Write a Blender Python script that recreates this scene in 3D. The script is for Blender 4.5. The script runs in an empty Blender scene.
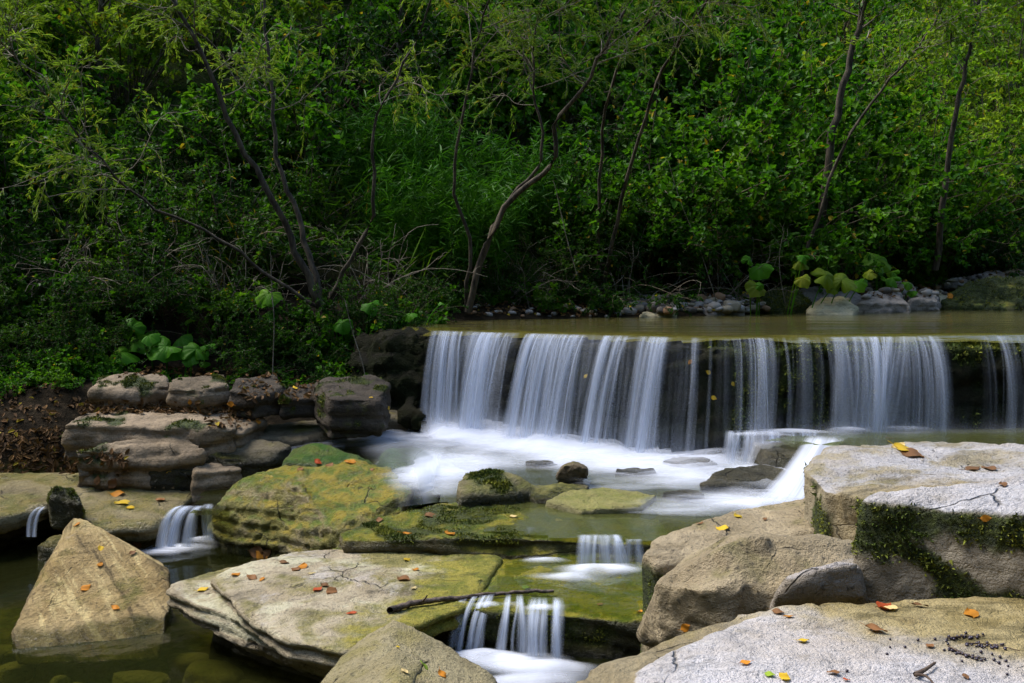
import bpy, bmesh, math, random
import numpy as np
from mathutils import Vector, Matrix
from mathutils.bvhtree import BVHTree

# ------------------------------------------------------------------ camera, sky, sun, exposure
S = bpy.context.scene
COL = S.collection
R = math.radians
CAMZ = 1.9
FOC = 35.0
FPX = 1024 * FOC / 36.0
PITCH = math.atan(71.5 / FPX)

cam_data = bpy.data.cameras.new('camera')
cam_data.lens = FOC
cam_data.sensor_width = 36.0
cam_data.clip_start = 0.05
cam_data.clip_end = 500
cam = bpy.data.objects.new('camera', cam_data)
cam.location = (0, 0, CAMZ)
cam.rotation_euler = (R(90) - PITCH, 0, 0)
COL.objects.link(cam)
S.camera = cam

SUN_EL, SUN_AZ = 57.0, 292.0        # azimuth measured clockwise from +Y (north); to the left of the camera
w = bpy.data.worlds.new('World')
S.world = w
w.use_nodes = True
wn = w.node_tree
for n in list(wn.nodes):
    wn.nodes.remove(n)
wo = wn.nodes.new('ShaderNodeOutputWorld')
wb = wn.nodes.new('ShaderNodeBackground')
sk = wn.nodes.new('ShaderNodeTexSky')
sk.sky_type = 'NISHITA'
sk.sun_disc = False
sk.sun_elevation = R(SUN_EL)
sk.sun_rotation = R(SUN_AZ)
wb.inputs['Strength'].default_value = 0.095
wn.links.new(sk.outputs[0], wb.inputs[0])
wn.links.new(wb.outputs[0], wo.inputs[0])

sl = bpy.data.lights.new('sun', 'SUN')
sl.energy = 1.5
sl.angle = R(30)
sl.color = (1.0, 0.95, 0.87)
so = bpy.data.objects.new('sun', sl)
sd = Vector((math.sin(R(SUN_AZ)) * math.cos(R(SUN_EL)), math.cos(R(SUN_AZ)) * math.cos(R(SUN_EL)), math.sin(R(SUN_EL))))
so.rotation_euler = sd.to_track_quat('Z', 'Y').to_euler()
so.location = sd * 30
COL.objects.link(so)

S.view_settings.view_transform = 'Standard'
S.view_settings.look = 'None'
S.view_settings.gamma = 1.0
S.view_settings.use_curve_mapping = False
S.view_settings.exposure = 2.08
S.cycles.max_bounces = 8
S.cycles.diffuse_bounces = 3
S.cycles.glossy_bounces = 3
S.cycles.transmission_bounces = 4
S.cycles.transparent_max_bounces = 40
S.cycles.use_denoising = True
S.cycles.caustics_reflective = False
S.cycles.caustics_refractive = False

# ------------------------------------------------------------------ helpers: rays, noise, meshes
_f = np.array((0, math.cos(PITCH), -math.sin(PITCH)))
_u = np.array((0, math.sin(PITCH), math.cos(PITCH)))
_r = np.array((1.0, 0, 0))

def ray(px, py):
    return _f + (px - 512) / FPX * _r + (341.5 - py) / FPX * _u

def Z(px, py, z):
    d = ray(px, py)
    t = (z - CAMZ) / d[2]
    return np.array((d[0] * t, d[1] * t, z))

def D(px, py, dist):
    d = ray(px, py)
    t = dist / d[1]
    return np.array((d[0] * t, dist, CAMZ + d[2] * t))

def PT(p):
    if len(p) == 4:
        return D(p[0], p[1], p[2])
    return Z(*p)

def _hash(ix, iy, iz, seed):
    h = (ix * 374761393 + iy * 668265263 + iz * 2147483647 + seed * 1274126177) & 0xFFFFFFFF
    h = ((h ^ (h >> 13)) * 1274126177) & 0xFFFFFFFF
    h = ((h ^ (h >> 15)) * 2246822519) & 0xFFFFFFFF
    return (h ^ (h >> 16)) & 0xFFFF

def vnoise(p, seed=0):
    """value noise, -1..1, p (n,3)"""
    p = np.asarray(p, float)
    i = np.floor(p).astype(np.int64)
    f = p - i
    f = f * f * f * (f * (f * 6 - 15) + 10)
    out = 0
    for dx in (0, 1):
        wx = f[:, 0] if dx else 1 - f[:, 0]
        for dy in (0, 1):
            wy = f[:, 1] if dy else 1 - f[:, 1]
            for dz in (0, 1):
                wz = f[:, 2] if dz else 1 - f[:, 2]
                out = out + wx * wy * wz * _hash(i[:, 0] + dx, i[:, 1] + dy, i[:, 2] + dz, seed)
    return out / 32767.5 - 1

def fbm(p, octv=4, seed=0, gain=0.5):
    p = np.asarray(p, float)
    a, s, o = 1.0, 0.0, 0.0
    for k in range(octv):
        o = o + a * vnoise(p * (2.03 ** k) + 17.3 * k, seed + k)
        s += a
        a *= gain
    return o / s

def sstep(a, b, x):
    t = np.clip((x - a) / (b - a), 0, 1)
    return t * t * (3 - 2 * t)

def unit(v):
    return v / (np.linalg.norm(v, axis=-1, keepdims=True) + 1e-9)

def mesh_np(name, verts, faces, smooth=True, uv=None, attrs=None):
    """verts (n,3); faces: list of int arrays (m,k)"""
    me = bpy.data.meshes.new(name)
    verts = np.ascontiguousarray(verts, np.float32)
    me.vertices.add(len(verts))
    me.vertices.foreach_set('co', verts.ravel())
    faces = [np.asarray(f, np.int32) for f in faces if len(f)]
    nl = sum(f.size for f in faces)
    nf = sum(len(f) for f in faces)
    me.loops.add(nl)
    me.polygons.add(nf)
    li = np.concatenate([f.ravel() for f in faces])
    tot = np.concatenate([np.full(len(f), f.shape[1], np.int32) for f in faces])
    st = np.concatenate(([0], np.cumsum(tot)[:-1])).astype(np.int32)
    me.loops.foreach_set('vertex_index', li)
    me.polygons.foreach_set('loop_start', st)
    me.polygons.foreach_set('loop_total', tot)
    me.polygons.foreach_set('use_smooth', np.full(nf, smooth, bool))
    if uv is not None:
        l = me.uv_layers.new(name='UVMap')
        l.data.foreach_set('uv', np.ascontiguousarray(uv[li], np.float32).ravel())
    for k, v in (attrs or {}).items():
        a = me.attributes.new(k, 'FLOAT', 'POINT')
        a.data.foreach_set('value', np.ascontiguousarray(v, np.float32))
    me.update(calc_edges=True)
    return me

def tag(o, label=None, cat=None, group=None, kind=None):
    if label: o['label'] = label
    if cat: o['category'] = cat
    if group: o['group'] = group
    if kind: o['kind'] = kind
    return o

def obj(name, me, mat, parent=None, loc=None):
    o = bpy.data.objects.new(name, me)
    COL.objects.link(o)
    if mat is not None and len(me.materials) == 0:
        me.materials.append(mat)
    if parent is not None:
        o.parent = parent
    if loc is not None:
        o.location = loc
    return o

def empty(name, loc):
    o = bpy.data.objects.new(name, None)
    COL.objects.link(o)
    o.location = loc
    o.empty_display_size = 0.1
    return o

def copy_tree(o, loc, rz, sc, label=None, group=None, cat=None):
    c = o.copy()
    COL.objects.link(c)
    c.location = loc
    c.rotation_euler = (0, 0, rz)
    c.scale = sc if hasattr(sc, '__len__') else (sc, sc, sc)
    tag(c, label, cat, group)
    for ch in list(o.children):
        k = ch.copy()
        COL.objects.link(k)
        k.parent = c
        for g in ch.children:
            m = g.copy()
            COL.objects.link(m)
            m.parent = k
    return c

def get_verts(me):
    n = len(me.vertices)
    v = np.empty(n * 3, np.float32); me.vertices.foreach_get('co', v)
    return v.reshape(n, 3).astype(float)

def get_normals(me):
    n = len(me.vertices)
    v = np.empty(n * 3, np.float32); me.vertices.foreach_get('normal', v)
    return v.reshape(n, 3).astype(float)

# ------------------------------------------------------------------ node helpers and materials
def new_mat(name):
    m = bpy.data.materials.new(name)
    m.use_nodes = True
    nt = m.node_tree
    for n in list(nt.nodes):
        nt.nodes.remove(n)
    out = nt.nodes.new('ShaderNodeOutputMaterial')
    return m, nt, out

class G:
    """tiny node-graph writer"""
    def __init__(self, nt):
        self.nt = nt
    def put(self, sock, v):
        if v is None: return
        if hasattr(v, 'is_output'):
            self.nt.links.new(v, sock)
        else:
            if hasattr(v, '__len__') and len(v) == 3 and sock.type == 'RGBA':
                v = (*v, 1)
            sock.default_value = v
    def node(self, typ, ins=None, **props):
        n = self.nt.nodes.new(typ)
        for k, v in props.items():
            setattr(n, k, v)
        for k, v in (ins or {}).items():
            self.put(n.inputs[k], v)
        return n
    def math(self, op, a, b=None, c=None, clamp=False):
        n = self.node('ShaderNodeMath', operation=op, use_clamp=clamp)
        self.put(n.inputs[0], a); self.put(n.inputs[1], b); self.put(n.inputs[2], c)
        return n.outputs[0]
    def mul(self, a, b): return self.math('MULTIPLY', a, b)
    def add(self, a, b): return self.math('ADD', a, b)
    def ramp(self, x, lo, hi):
        n = self.node('ShaderNodeMapRange', {'Value': x, 'From Min': lo, 'From Max': hi}, interpolation_type='SMOOTHSTEP')
        return n.outputs[0]
    def mix(self, f, a, b, blend='MIX'):
        n = self.node('ShaderNodeMix', data_type='RGBA', blend_type=blend, clamp_factor=True)
        self.put(n.inputs[0], f); self.put(n.inputs[6], a); self.put(n.inputs[7], b)
        return n.outputs[2]
    def noise(self, vec, scale, detail=4, rough=0.55, dist=0.0):
        n = self.node('ShaderNodeTexNoise', {'Vector': vec, 'Scale': scale, 'Detail': detail, 'Roughness': rough, 'Distortion': dist})
        return n.outputs['Fac']
    def vscale(self, vec, s, off=(0, 0, 0)):
        n = self.node('ShaderNodeMapping', {'Vector': vec, 'Scale': s, 'Location': off})
        return n.outputs[0]
    def attr(self, name):
        return self.node('ShaderNodeAttribute', attribute_name=name).outputs['Fac']

_seed = [0]
def rock_mat(name, base=(.30, .25, .16), base2=(.20, .17, .11), algae=0.3, algae_col=(.11, .115, .018), algae2=(.20, .17, .03),
             dry=0.0, dry_col=(.60, .58, .60), side=0.2, side_col=(.10, .10, .025), wetz=None, streak=0.35, rough=.7, grain=1.0, bright=1.0, bump=.95, zone=None, dryz=None, bedrot=None, wet=0.0, spec=.25):
    """algae, dry, side: 0 = none, 1 = all of the upward / upward / upright faces"""
    _seed[0] += 1
    m, nt, out = new_mat(name)
    g = G(nt)
    geo = g.node('ShaderNodeNewGeometry')
    P = g.vscale(geo.outputs['Position'], (1, 1, 1), (_seed[0] * 3.7, _seed[0] * 1.9, 0))
    sep = g.node('ShaderNodeSeparateXYZ', {'Vector': geo.outputs['Normal']})
    sepP = g.node('ShaderNodeSeparateXYZ', {'Vector': geo.outputs['Position']})
    n1 = g.noise(P, 2.4, 6, .6)
    n2 = g.noise(P, 8.0, 6, .62, .4)
    n3 = g.noise(P, 55.0, 5, .65)
    n4 = g.noise(P, 190.0, 3, .6)
    Pb = P if bedrot is None else g.node('ShaderNodeMapping', {'Vector': P, 'Rotation': bedrot}).outputs[0]
    ns = g.noise(g.vscale(Pb, (.9, .9, 13)), 1.6, 6, .62, .5)
    col = g.mix(g.ramp(n1, .35, .66), base, base2)
    col = g.mix(g.mul(g.ramp(n2, .5, .72), .45), col, tuple(c * .45 for c in base2))
    # bedding streaks
    col = g.mix(g.mul(g.ramp(ns, .52, .66), streak), col, tuple(c * .32 for c in base2))
    col = g.mix(g.mul(g.ramp(ns, .47, .36), streak * .8), col, tuple(min(c * 1.5, .6) for c in base))
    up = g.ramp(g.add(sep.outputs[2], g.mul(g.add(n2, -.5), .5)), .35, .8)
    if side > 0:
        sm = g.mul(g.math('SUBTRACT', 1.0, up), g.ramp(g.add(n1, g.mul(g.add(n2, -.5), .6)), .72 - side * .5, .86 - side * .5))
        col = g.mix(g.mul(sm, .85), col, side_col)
    if algae > 0:
        na = g.noise(g.vscale(P, (1, 1, 1), (5.1, 2.2, .7)), 3.1, 7, .62, .3)
        am = g.mul(up, g.ramp(na, .80 - algae * .65, .95 - algae * .65))
        ac = g.mix(g.ramp(n2, .38, .62), algae_col, algae2)
        ac = g.mix(g.mul(g.ramp(n3, .52, .7), .5), ac, tuple(c * .35 for c in algae_col))
        col = g.mix(g.mul(am, .92), col, ac)
    if dry > 0:
        nd = g.noise(g.vscale(P, (1, 1, 1), (1.1, 7.2, 3.7)), 2.0, 8, .66, .3)
        dm = g.mul(g.ramp(g.add(sep.outputs[2], g.mul(g.add(n3, -.5), .4)), .55, .85), g.ramp(g.add(nd, g.mul(g.add(n2, -.5), .22)), .76 - dry * .6, .90 - dry * .6))
        if dryz is not None:
            dm = g.mul(dm, g.ramp(g.add(sepP.outputs[2], g.mul(g.add(n2, -.5), .02)), dryz, dryz + .02))
        dc = g.mix(g.ramp(n2, .42, .7), dry_col, tuple(c * .72 for c in dry_col))
        dc = g.mix(g.ramp(g.noise(g.vscale(P, (1, 1, 1), (2.2, .3, 6.1)), 1.6, 5, .6), .40, .68), dc, tuple(c * k for c, k in zip(dry_col, (.80, .72, .60))))
        dc = g.mix(g.mul(g.ramp(n3, .58, .72), .35), dc, tuple(c * .5 for c in dry_col))
        nl = g.noise(g.node('ShaderNodeMapping', {'Vector': P, 'Rotation': (0, 0, .5), 'Scale': (1.1, 4.5, 1.1)}).outputs[0], 2.2, 7, .62, .5)
        ln = g.ramp(g.math('ABSOLUTE', g.add(nl, -.5)), .020, .0)
        dc = g.mix(g.mul(ln, .55), dc, tuple(c * .45 for c in dry_col))
        dc = g.mix(g.mul(g.ramp(nl, .52, .70), .55), dc, tuple(c * k for c, k in zip(dry_col, (.66, .60, .52))))
        col = g.mix(g.mul(dm, .94), col, dc)
    if zone is not None:      # a wet, algae-stained part of the top with an edge of its own
        zn = g.add(g.add(g.mul(sepP.outputs[0], zone[0]), g.mul(sepP.outputs[1], zone[1])), g.mul(g.add(g.noise(P, 4.0, 7, .65), -.5), zone[3]))
        zm = g.ramp(zn, zone[2] - .10, zone[2] + .15)
        zc = g.mix(g.ramp(n2, .36, .62), zone[4], zone[5])
        nz_ = g.noise(g.vscale(P, (.8, 3.0, 1)), 3.2, 6, .6, .4)
        zc = g.mix(g.mul(g.ramp(nz_, .52, .66), .8), zc, zone[6])
        col = g.mix(zm, col, zc)
    # stains, pits and grain
    nb = g.noise(g.vscale(P, (1, 1, 1.6), (3.3, 9.1, 2.2)), 5.0, 8, .68, .6)
    col = g.mix(g.mul(g.ramp(nb, .53, .70), .62), col, g.mix(1.0, col, (.34, .31, .24), 'MULTIPLY'))
    col = g.mix(g.mul(g.ramp(nb, .46, .30), .35), col, g.mix(1.0, col, (1.35, 1.3, 1.2), 'MULTIPLY'))
    col = g.mix(g.mul(g.ramp(n3, .54, .68), .55 * grain), col, (.035, .03, .022))
    col = g.mix(g.mul(g.ramp(n4, .58, .72), .22 * grain), col, (.03, .027, .02))
    col = g.mix(g.mul(g.ramp(n4, .42, .3), .22 * grain), col, tuple(min(c * 1.7, .7) for c in base))
    # fine cracks
    vo = g.node('ShaderNodeTexVoronoi', {'Vector': g.vscale(P, (1, 1, 2.5)), 'Scale': 2.3, 'Randomness': 1.0}, feature='DISTANCE_TO_EDGE')
    wv = g.node('ShaderNodeVectorMath', {0: g.vscale(P, (1, 1, 2.2)), 1: g.node('ShaderNodeVectorMath', {0: g.node('ShaderNodeTexNoise', {'Vector': P, 'Scale': 3.0, 'Detail': 5.0}).outputs['Color'], 'Scale': .28}, operation='SCALE').outputs[0]}, operation='ADD')
    nt.links.new(wv.outputs[0], vo.inputs['Vector'])
    crack = g.mul(g.ramp(vo.outputs['Distance'], .014, .0), g.ramp(n1, .54, .62))
    col = g.mix(g.mul(crack, .75), col, (.02, .017, .012))
    mo = g.attr('moss')
    mcol = g.mix(g.ramp(n3, .4, .65), (.018, .026, .006), (.06, .075, .012))
    col = g.mix(mo, col, mcol)
    if bright != 1.0:
        col = g.mix(1.0, col, (bright, bright, bright), 'MULTIPLY')
    ro = rough
    if wet:      # a film of water, dull where the stone is coarse
        ro = g.math('SUBTRACT', rough, g.mul(g.ramp(n1, .62, .42), wet))
    if wetz is not None:
        wm = g.ramp(g.add(sepP.outputs[2], g.mul(g.add(n2, -.5), .12)), wetz + .045, wetz + .005)
        col = g.mix(wm, col, g.mix(1.0, col, (.34, .36, .28), 'MULTIPLY'))
        ro = g.math('MINIMUM', ro, g.math('SUBTRACT', rough, g.mul(wm, rough - .22)))
    h = g.add(g.mul(n3, .55), g.add(g.mul(n2, .8), g.mul(n4, .22)))
    h = g.math('SUBTRACT', h, g.mul(crack, .5))
    h = g.add(h, g.mul(ns, .35))
    bm_ = g.node('ShaderNodeBump', {'Height': h, 'Strength': bump, 'Distance': .05})
    pb = g.node('ShaderNodeBsdfPrincipled', {'Base Color': col, 'Roughness': ro, 'Normal': bm_.outputs[0]})
    pb.inputs['Specular IOR Level'].default_value = spec
    nt.links.new(pb.outputs[0], out.inputs[0])
    return m

def moss_mat():
    m, nt, out = new_mat('moss')
    g = G(nt)
    geo = g.node('ShaderNodeNewGeometry')
    n = g.noise(geo.outputs['Position'], 9, 4)
    c = g.mix(g.ramp(n, .38, .64), (.05, .085, .008), (.19, .20, .02))
    c = g.mix(g.mul(geo.outputs['Random Per Island'], .5), c, (.05, .045, .010))
    pb = g.node('ShaderNodeBsdfPrincipled', {'Base Color': c, 'Roughness': .8})
    pb.inputs['Specular IOR Level'].default_value = .2
    nt.links.new(pb.outputs[0], out.inputs[0])
    return m

def leaf_mat(name, c1, c2, c3=None, trans=.45, rough=.5, yellow=0.03, veins=None):
    m, nt, out = new_mat(name)
    g = G(nt)
    geo = g.node('ShaderNodeNewGeometry')
    oi = g.node('ShaderNodeObjectInfo')
    r = geo.outputs['Random Per Island']
    c = g.mix(r, c1, c2)
    if c3 is not None:
        n = g.noise(geo.outputs['Position'], 1.3, 3)
        c = g.mix(g.mul(g.ramp(n, .45, .7), .8), c, c3)
    c = g.mix(1.0, c, g.mix(oi.outputs['Random'], (.75, .8, .8), (1.2, 1.15, 1.0)), 'MULTIPLY')
    if veins is not None:
        c = g.mix(g.mul(g.ramp(g.noise(geo.outputs['Position'], 22, 5, .7), .58, .72), .6), c, tuple(k * .4 for k in c1))
        c = g.mix(g.mul(g.attr('a'), .7), c, veins)
    r2 = g.math('FRACT', g.mul(r, 37.7))
    c = g.mix(g.math('LESS_THAN', r2, yellow), c, (.30, .22, .02))
    pb = g.node('ShaderNodeBsdfPrincipled', {'Base Color': c, 'Roughness': rough})
    pb.inputs['Specular IOR Level'].default_value = .12
    tr = g.node('ShaderNodeBsdfTranslucent', {'Color': g.mix(1.0, c, (1.15, 1.25, .55), 'MULTIPLY')})
    mx = g.node('ShaderNodeMixShader', {0: trans, 1: pb.outputs[0], 2: tr.outputs[0]})
    nt.links.new(mx.outputs[0], out.inputs[0])
    return m

def simple_mat(name, c1, c2, scale=8, rough=.8, bump=.3, zs=1.0, spec=.3):
    m, nt, out = new_mat(name)
    g = G(nt)
    tc = g.node('ShaderNodeTexCoord')
    n = g.noise(g.vscale(tc.outputs['Object'], (1, 1, zs)), scale, 5, .6)
    c = g.mix(g.ramp(n, .35, .65), c1, c2)
    b = g.node('ShaderNodeBump', {'Height': n, 'Strength': bump, 'Distance': .02})
    pb = g.node('ShaderNodeBsdfPrincipled', {'Base Color': c, 'Roughness': rough, 'Normal': b.outputs[0]})
    pb.inputs['Specular IOR Level'].default_value = spec
    nt.links.new(pb.outputs[0], out.inputs[0])
    return m

def water_mat(name, tint, murk_col, murk=.15, rough=.08, wave=4.0, wstr=.15, stretch=(1, 1, 1), gloss=1.0):
    """thin water sheet: tinted see-through, Fresnel reflection, a little suspended silt"""
    m, nt, out = new_mat(name)
    g = G(nt)
    geo = g.node('ShaderNodeNewGeometry')
    n = g.noise(g.vscale(geo.outputs['Position'], stretch), wave, 3, .5, .3)
    b = g.node('ShaderNodeBump', {'Height': n, 'Strength': wstr, 'Distance': .05})
    fr = g.node('ShaderNodeFresnel', {'IOR': 1.33, 'Normal': b.outputs[0]})
    t = g.node('ShaderNodeBsdfTransparent', {'Color': tint})
    d = g.node('ShaderNodeBsdfDiffuse', {'Color': murk_col})
    a = g.node('ShaderNodeMixShader', {0: murk, 1: t.outputs[0], 2: d.outputs[0]})
    gl = g.node('ShaderNodeBsdfGlossy', {'Color': (.9, .95, 1), 'Roughness': rough, 'Normal': b.outputs[0]})
    x = g.node('ShaderNodeMixShader', {0: g.mul(fr.outputs[0], gloss), 1: a.outputs[0], 2: gl.outputs[0]})
    nt.links.new(x.outputs[0], out.inputs[0])
    return m

def silk_mat(name, col=(.74, .80, .92), k=.75, us=30, vs=1.2, lo=.30, hi=.70):
    """white running water: opacity = attribute a, broken into long streaks"""
    m, nt, out = new_mat(name)
    g = G(nt)
    uv = g.node('ShaderNodeUVMap').outputs[0]
    n = g.noise(g.vscale(uv, (us, vs, 1)), 1.0, 4, .6, .25)
    s = g.ramp(n, lo, hi)
    a = g.mul(g.attr('a'), g.add(g.mul(s, k), 1 - k))
    d = g.node('ShaderNodeBsdfDiffuse', {'Color': col})
    tl = g.node('ShaderNodeBsdfTranslucent', {'Color': col})
    w1 = g.node('ShaderNodeMixShader', {0: .35, 1: d.outputs[0], 2: tl.outputs[0]})
    t = g.node('ShaderNodeBsdfTransparent')
    x = g.node('ShaderNodeMixShader', {0: g.math('MINIMUM', a, 1.0), 1: t.outputs[0], 2: w1.outputs[0]})
    nt.links.new(x.outputs[0], out.inputs[0])
    return m

# ------------------------------------------------------------------ rocks
ROCKS = []          # (object, BVH) for setting leaves and pebbles down on them

def hull_bm(bm, pts):
    vs = [bm.verts.new(p) for p in pts]
    r = bmesh.ops.convex_hull(bm, input=vs)
    junk = [e for e in r['geom_interior'] + r['geom_unused'] if isinstance(e, bmesh.types.BMVert)]
    if junk:
        bmesh.ops.delete(bm, geom=list(set(junk)), context='VERTS')

def slab(top, drop, out=0.0, dome=0.0, low=None):
    """prism: outline of the top face (image points lying at a known height), let down by drop and spread by out"""
    P = [PT(p) for p in top]
    c = np.mean(P, axis=0)
    pts = list(P)
    for p in P:
        q = c + (p - c) * (1 + out)
        q[2] = (p[2] - drop) if low is None else low
        pts.append(q)
    if dome:
        for p in P:
            q = c + (p - c) * .55
            q[2] = p[2] + dome
            pts.append(q)
    return pts

def pts(*a):
    return [PT(p) for p in a]

def rock(name, label, cat, hulls, mat, vox=.02, smooth=5, amp=.03, freq=3.0, fine=.008, strata=0.0, sfreq=14., bed=(0, 0, 1), moss=None, group=None, seed=0, tuft=9000, tl=.016):
    bm = bmesh.new()
    for h in hulls:
        hull_bm(bm, h)
    me0 = bpy.data.meshes.new('raw'); bm.to_mesh(me0); bm.free()
    o0 = bpy.data.objects.new('raw', me0); COL.objects.link(o0)
    m = o0.modifiers.new('r', 'REMESH'); m.mode = 'VOXEL'; m.voxel_size = vox
    if smooth:
        s = o0.modifiers.new('s', 'SMOOTH'); s.factor = .5; s.iterations = smooth
    dg = bpy.context.evaluated_depsgraph_get()
    me = bpy.data.meshes.new_from_object(o0.evaluated_get(dg))
    bpy.data.objects.remove(o0); bpy.data.meshes.remove(me0)
    me.name = name
    v = get_verts(me); n = get_normals(me)
    q = v + np.stack([fbm(v * 1.5, 2, seed + 90 + k) for k in range(3)], 1) * .15
    d = amp * fbm(q * freq, 3, seed) + amp * .9 * (.35 - np.abs(vnoise(q * freq * .8, seed + 7))) + fine * fbm(v * 16, 3, seed + 3) + fine * .5 * fbm(v * 45, 2, seed + 13) - fine * .9 * sstep(.10, .0, np.abs(fbm(q * 3.1, 3, seed + 21))) 
    if strata:
        t = (v @ np.array(bed)) * sfreq + 1.2 * fbm(v * np.array((1.2, 1.2, 2.5)), 3, seed + 5)
        f = t - np.floor(t)
        prof = sstep(0, .25, f) - sstep(.55, 1.0, f) * .9
        lay = (_hash(np.floor(t).astype(np.int64), np.zeros(len(t), np.int64), np.zeros(len(t), np.int64), seed) / 65535.)
        d = d + strata * (prof - .5 + (lay - .5) * 1.4) * (1 - np.abs(n[:, 2])) ** .7
    v2 = v + n * d[:, None]
    org = np.array((v2[:, 0].mean(), v2[:, 1].mean(), v2[:, 2].min()))
    me.vertices.foreach_set('co', (v2 - org).astype(np.float32).ravel())
    me.polygons.foreach_set('use_smooth', np.ones(len(me.polygons), bool))
    me.update()
    n2 = get_normals(me)
    a = me.attributes.new('moss', 'FLOAT', 'POINT')
    mk = np.zeros(len(v2))
    if moss is not None:
        mk = np.clip(moss(v2, n2), 0, 1)
    a.data.foreach_set('value', mk.astype(np.float32))
    me.materials.clear(); me.materials.append(mat)
    o = obj(name, me, None, loc=org)
    tag(o, label, cat, group)
    bvh = BVHTree.FromObject(o, bpy.context.evaluated_depsgraph_get()) if False else None
    tri = [tuple(p.vertices) for p in me.polygons]
    bvh = BVHTree.FromPolygons([tuple(x) for x in v2], tri)
    ROCKS.append((o, bvh))
    if moss is not None and tuft:
        mm = moss_tufts(v2 - org, n2, mk, tri, tuft, tl, seed)
        if mm is not None:
            obj('moss', mm, M['moss'], o)
    return o

def moss_tufts(v, n, mk, polys, count, tl, seed):
    rng = np.random.default_rng(seed + 11)
    quads = np.array([p if len(p) == 4 else (p[0], p[1], p[2], p[2]) for p in polys])
    wgt = mk[quads].mean(1)
    a = np.linalg.norm(np.cross(v[quads[:, 1]] - v[quads[:, 0]], v[quads[:, 2]] - v[quads[:, 0]]), axis=1)
    p = wgt ** 1.5 * a
    p[wgt < .3] = 0
    if p.sum() <= 0: return None
    idx = rng.choice(len(quads), count, p=p / p.sum())
    uvw = rng.dirichlet((1, 1, 1, 1), count)
    pos = (v[quads[idx]] * uvw[:, :, None]).sum(1)
    nn = unit((n[quads[idx]] * uvw[:, :, None]).sum(1))
    lump = .5 + .8 * np.clip(fbm(pos * 11, 2, seed + 4) + .4, 0, 1)
    d = unit(nn + rng.normal(0, .55, (count, 3)) + np.array((0, 0, .15)))
    s = unit(np.cross(d, rng.normal(0, 1, (count, 3))))
    L = tl * rng.uniform(.5, 1.3, count)[:, None] * lump[:, None]
    W = tl * .30 * rng.uniform(.7, 1.3, count)[:, None]
    base = pos - nn * .004 + nn * (lump[:, None] - .6) * tl * .9
    V = np.stack((base - s * W, base + s * W, base + d * L), 1).reshape(-1, 3)
    F = np.arange(count * 3).reshape(-1, 3)
    return mesh_np('moss', V, [F], smooth=False)

def cast(px, py, only=None):
    d = Vector(ray(px, py)).normalized()
    o = Vector((0, 0, CAMZ))
    best = None
    for ob, b in ROCKS:
        if only is not None and ob is not only: continue
        hit = b.ray_cast(o, d)
        if hit[0] is not None and (best is None or hit[3] < best[2]):
            best = (hit[0], hit[1], hit[3], ob)
    return best

M = {}
M['moss'] = moss_mat()
TAN, TAN2 = (.34, .27, .165), (.20, .16, .095)
GREY, GREY2 = (.30, .265, .225), (.17, .15, .125)
OLV, OLV2 = (.125, .125, .016), (.24, .20, .035)

# ------------------------------------------------------------------ lie of the land
ZL, ZM, ZS, ZU = 0.0, 0.455, 0.30, 1.375      # pool below, plunge pool, shelf, pool above
_wp = [D(px, 332 + 4 * min(1, max(0, (px - 427) / 300)), d) for px, d in
       ((300, 9.0), (400, 8.75), (427, 8.6), (500, 8.3), (600, 7.95), (700, 7.68), (760, 7.66), (840, 7.75), (940, 7.85), (1024, 7.9), (1200, 8.05), (1500, 8.3))]
WX = np.array([p[0] for p in _wp]); WY = np.array([p[1] for p in _wp])

def weir_y(x):
    return np.interp(x, WX, WY)

def bank_y(x):      # where the far bank meets the pool above the fall
    return np.interp(x, (-3, -.6, .5, 2, 4, 7, 10), (8.9, 10.2, 10.7, 11.2, 12.3, 13.6, 14.5))

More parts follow.
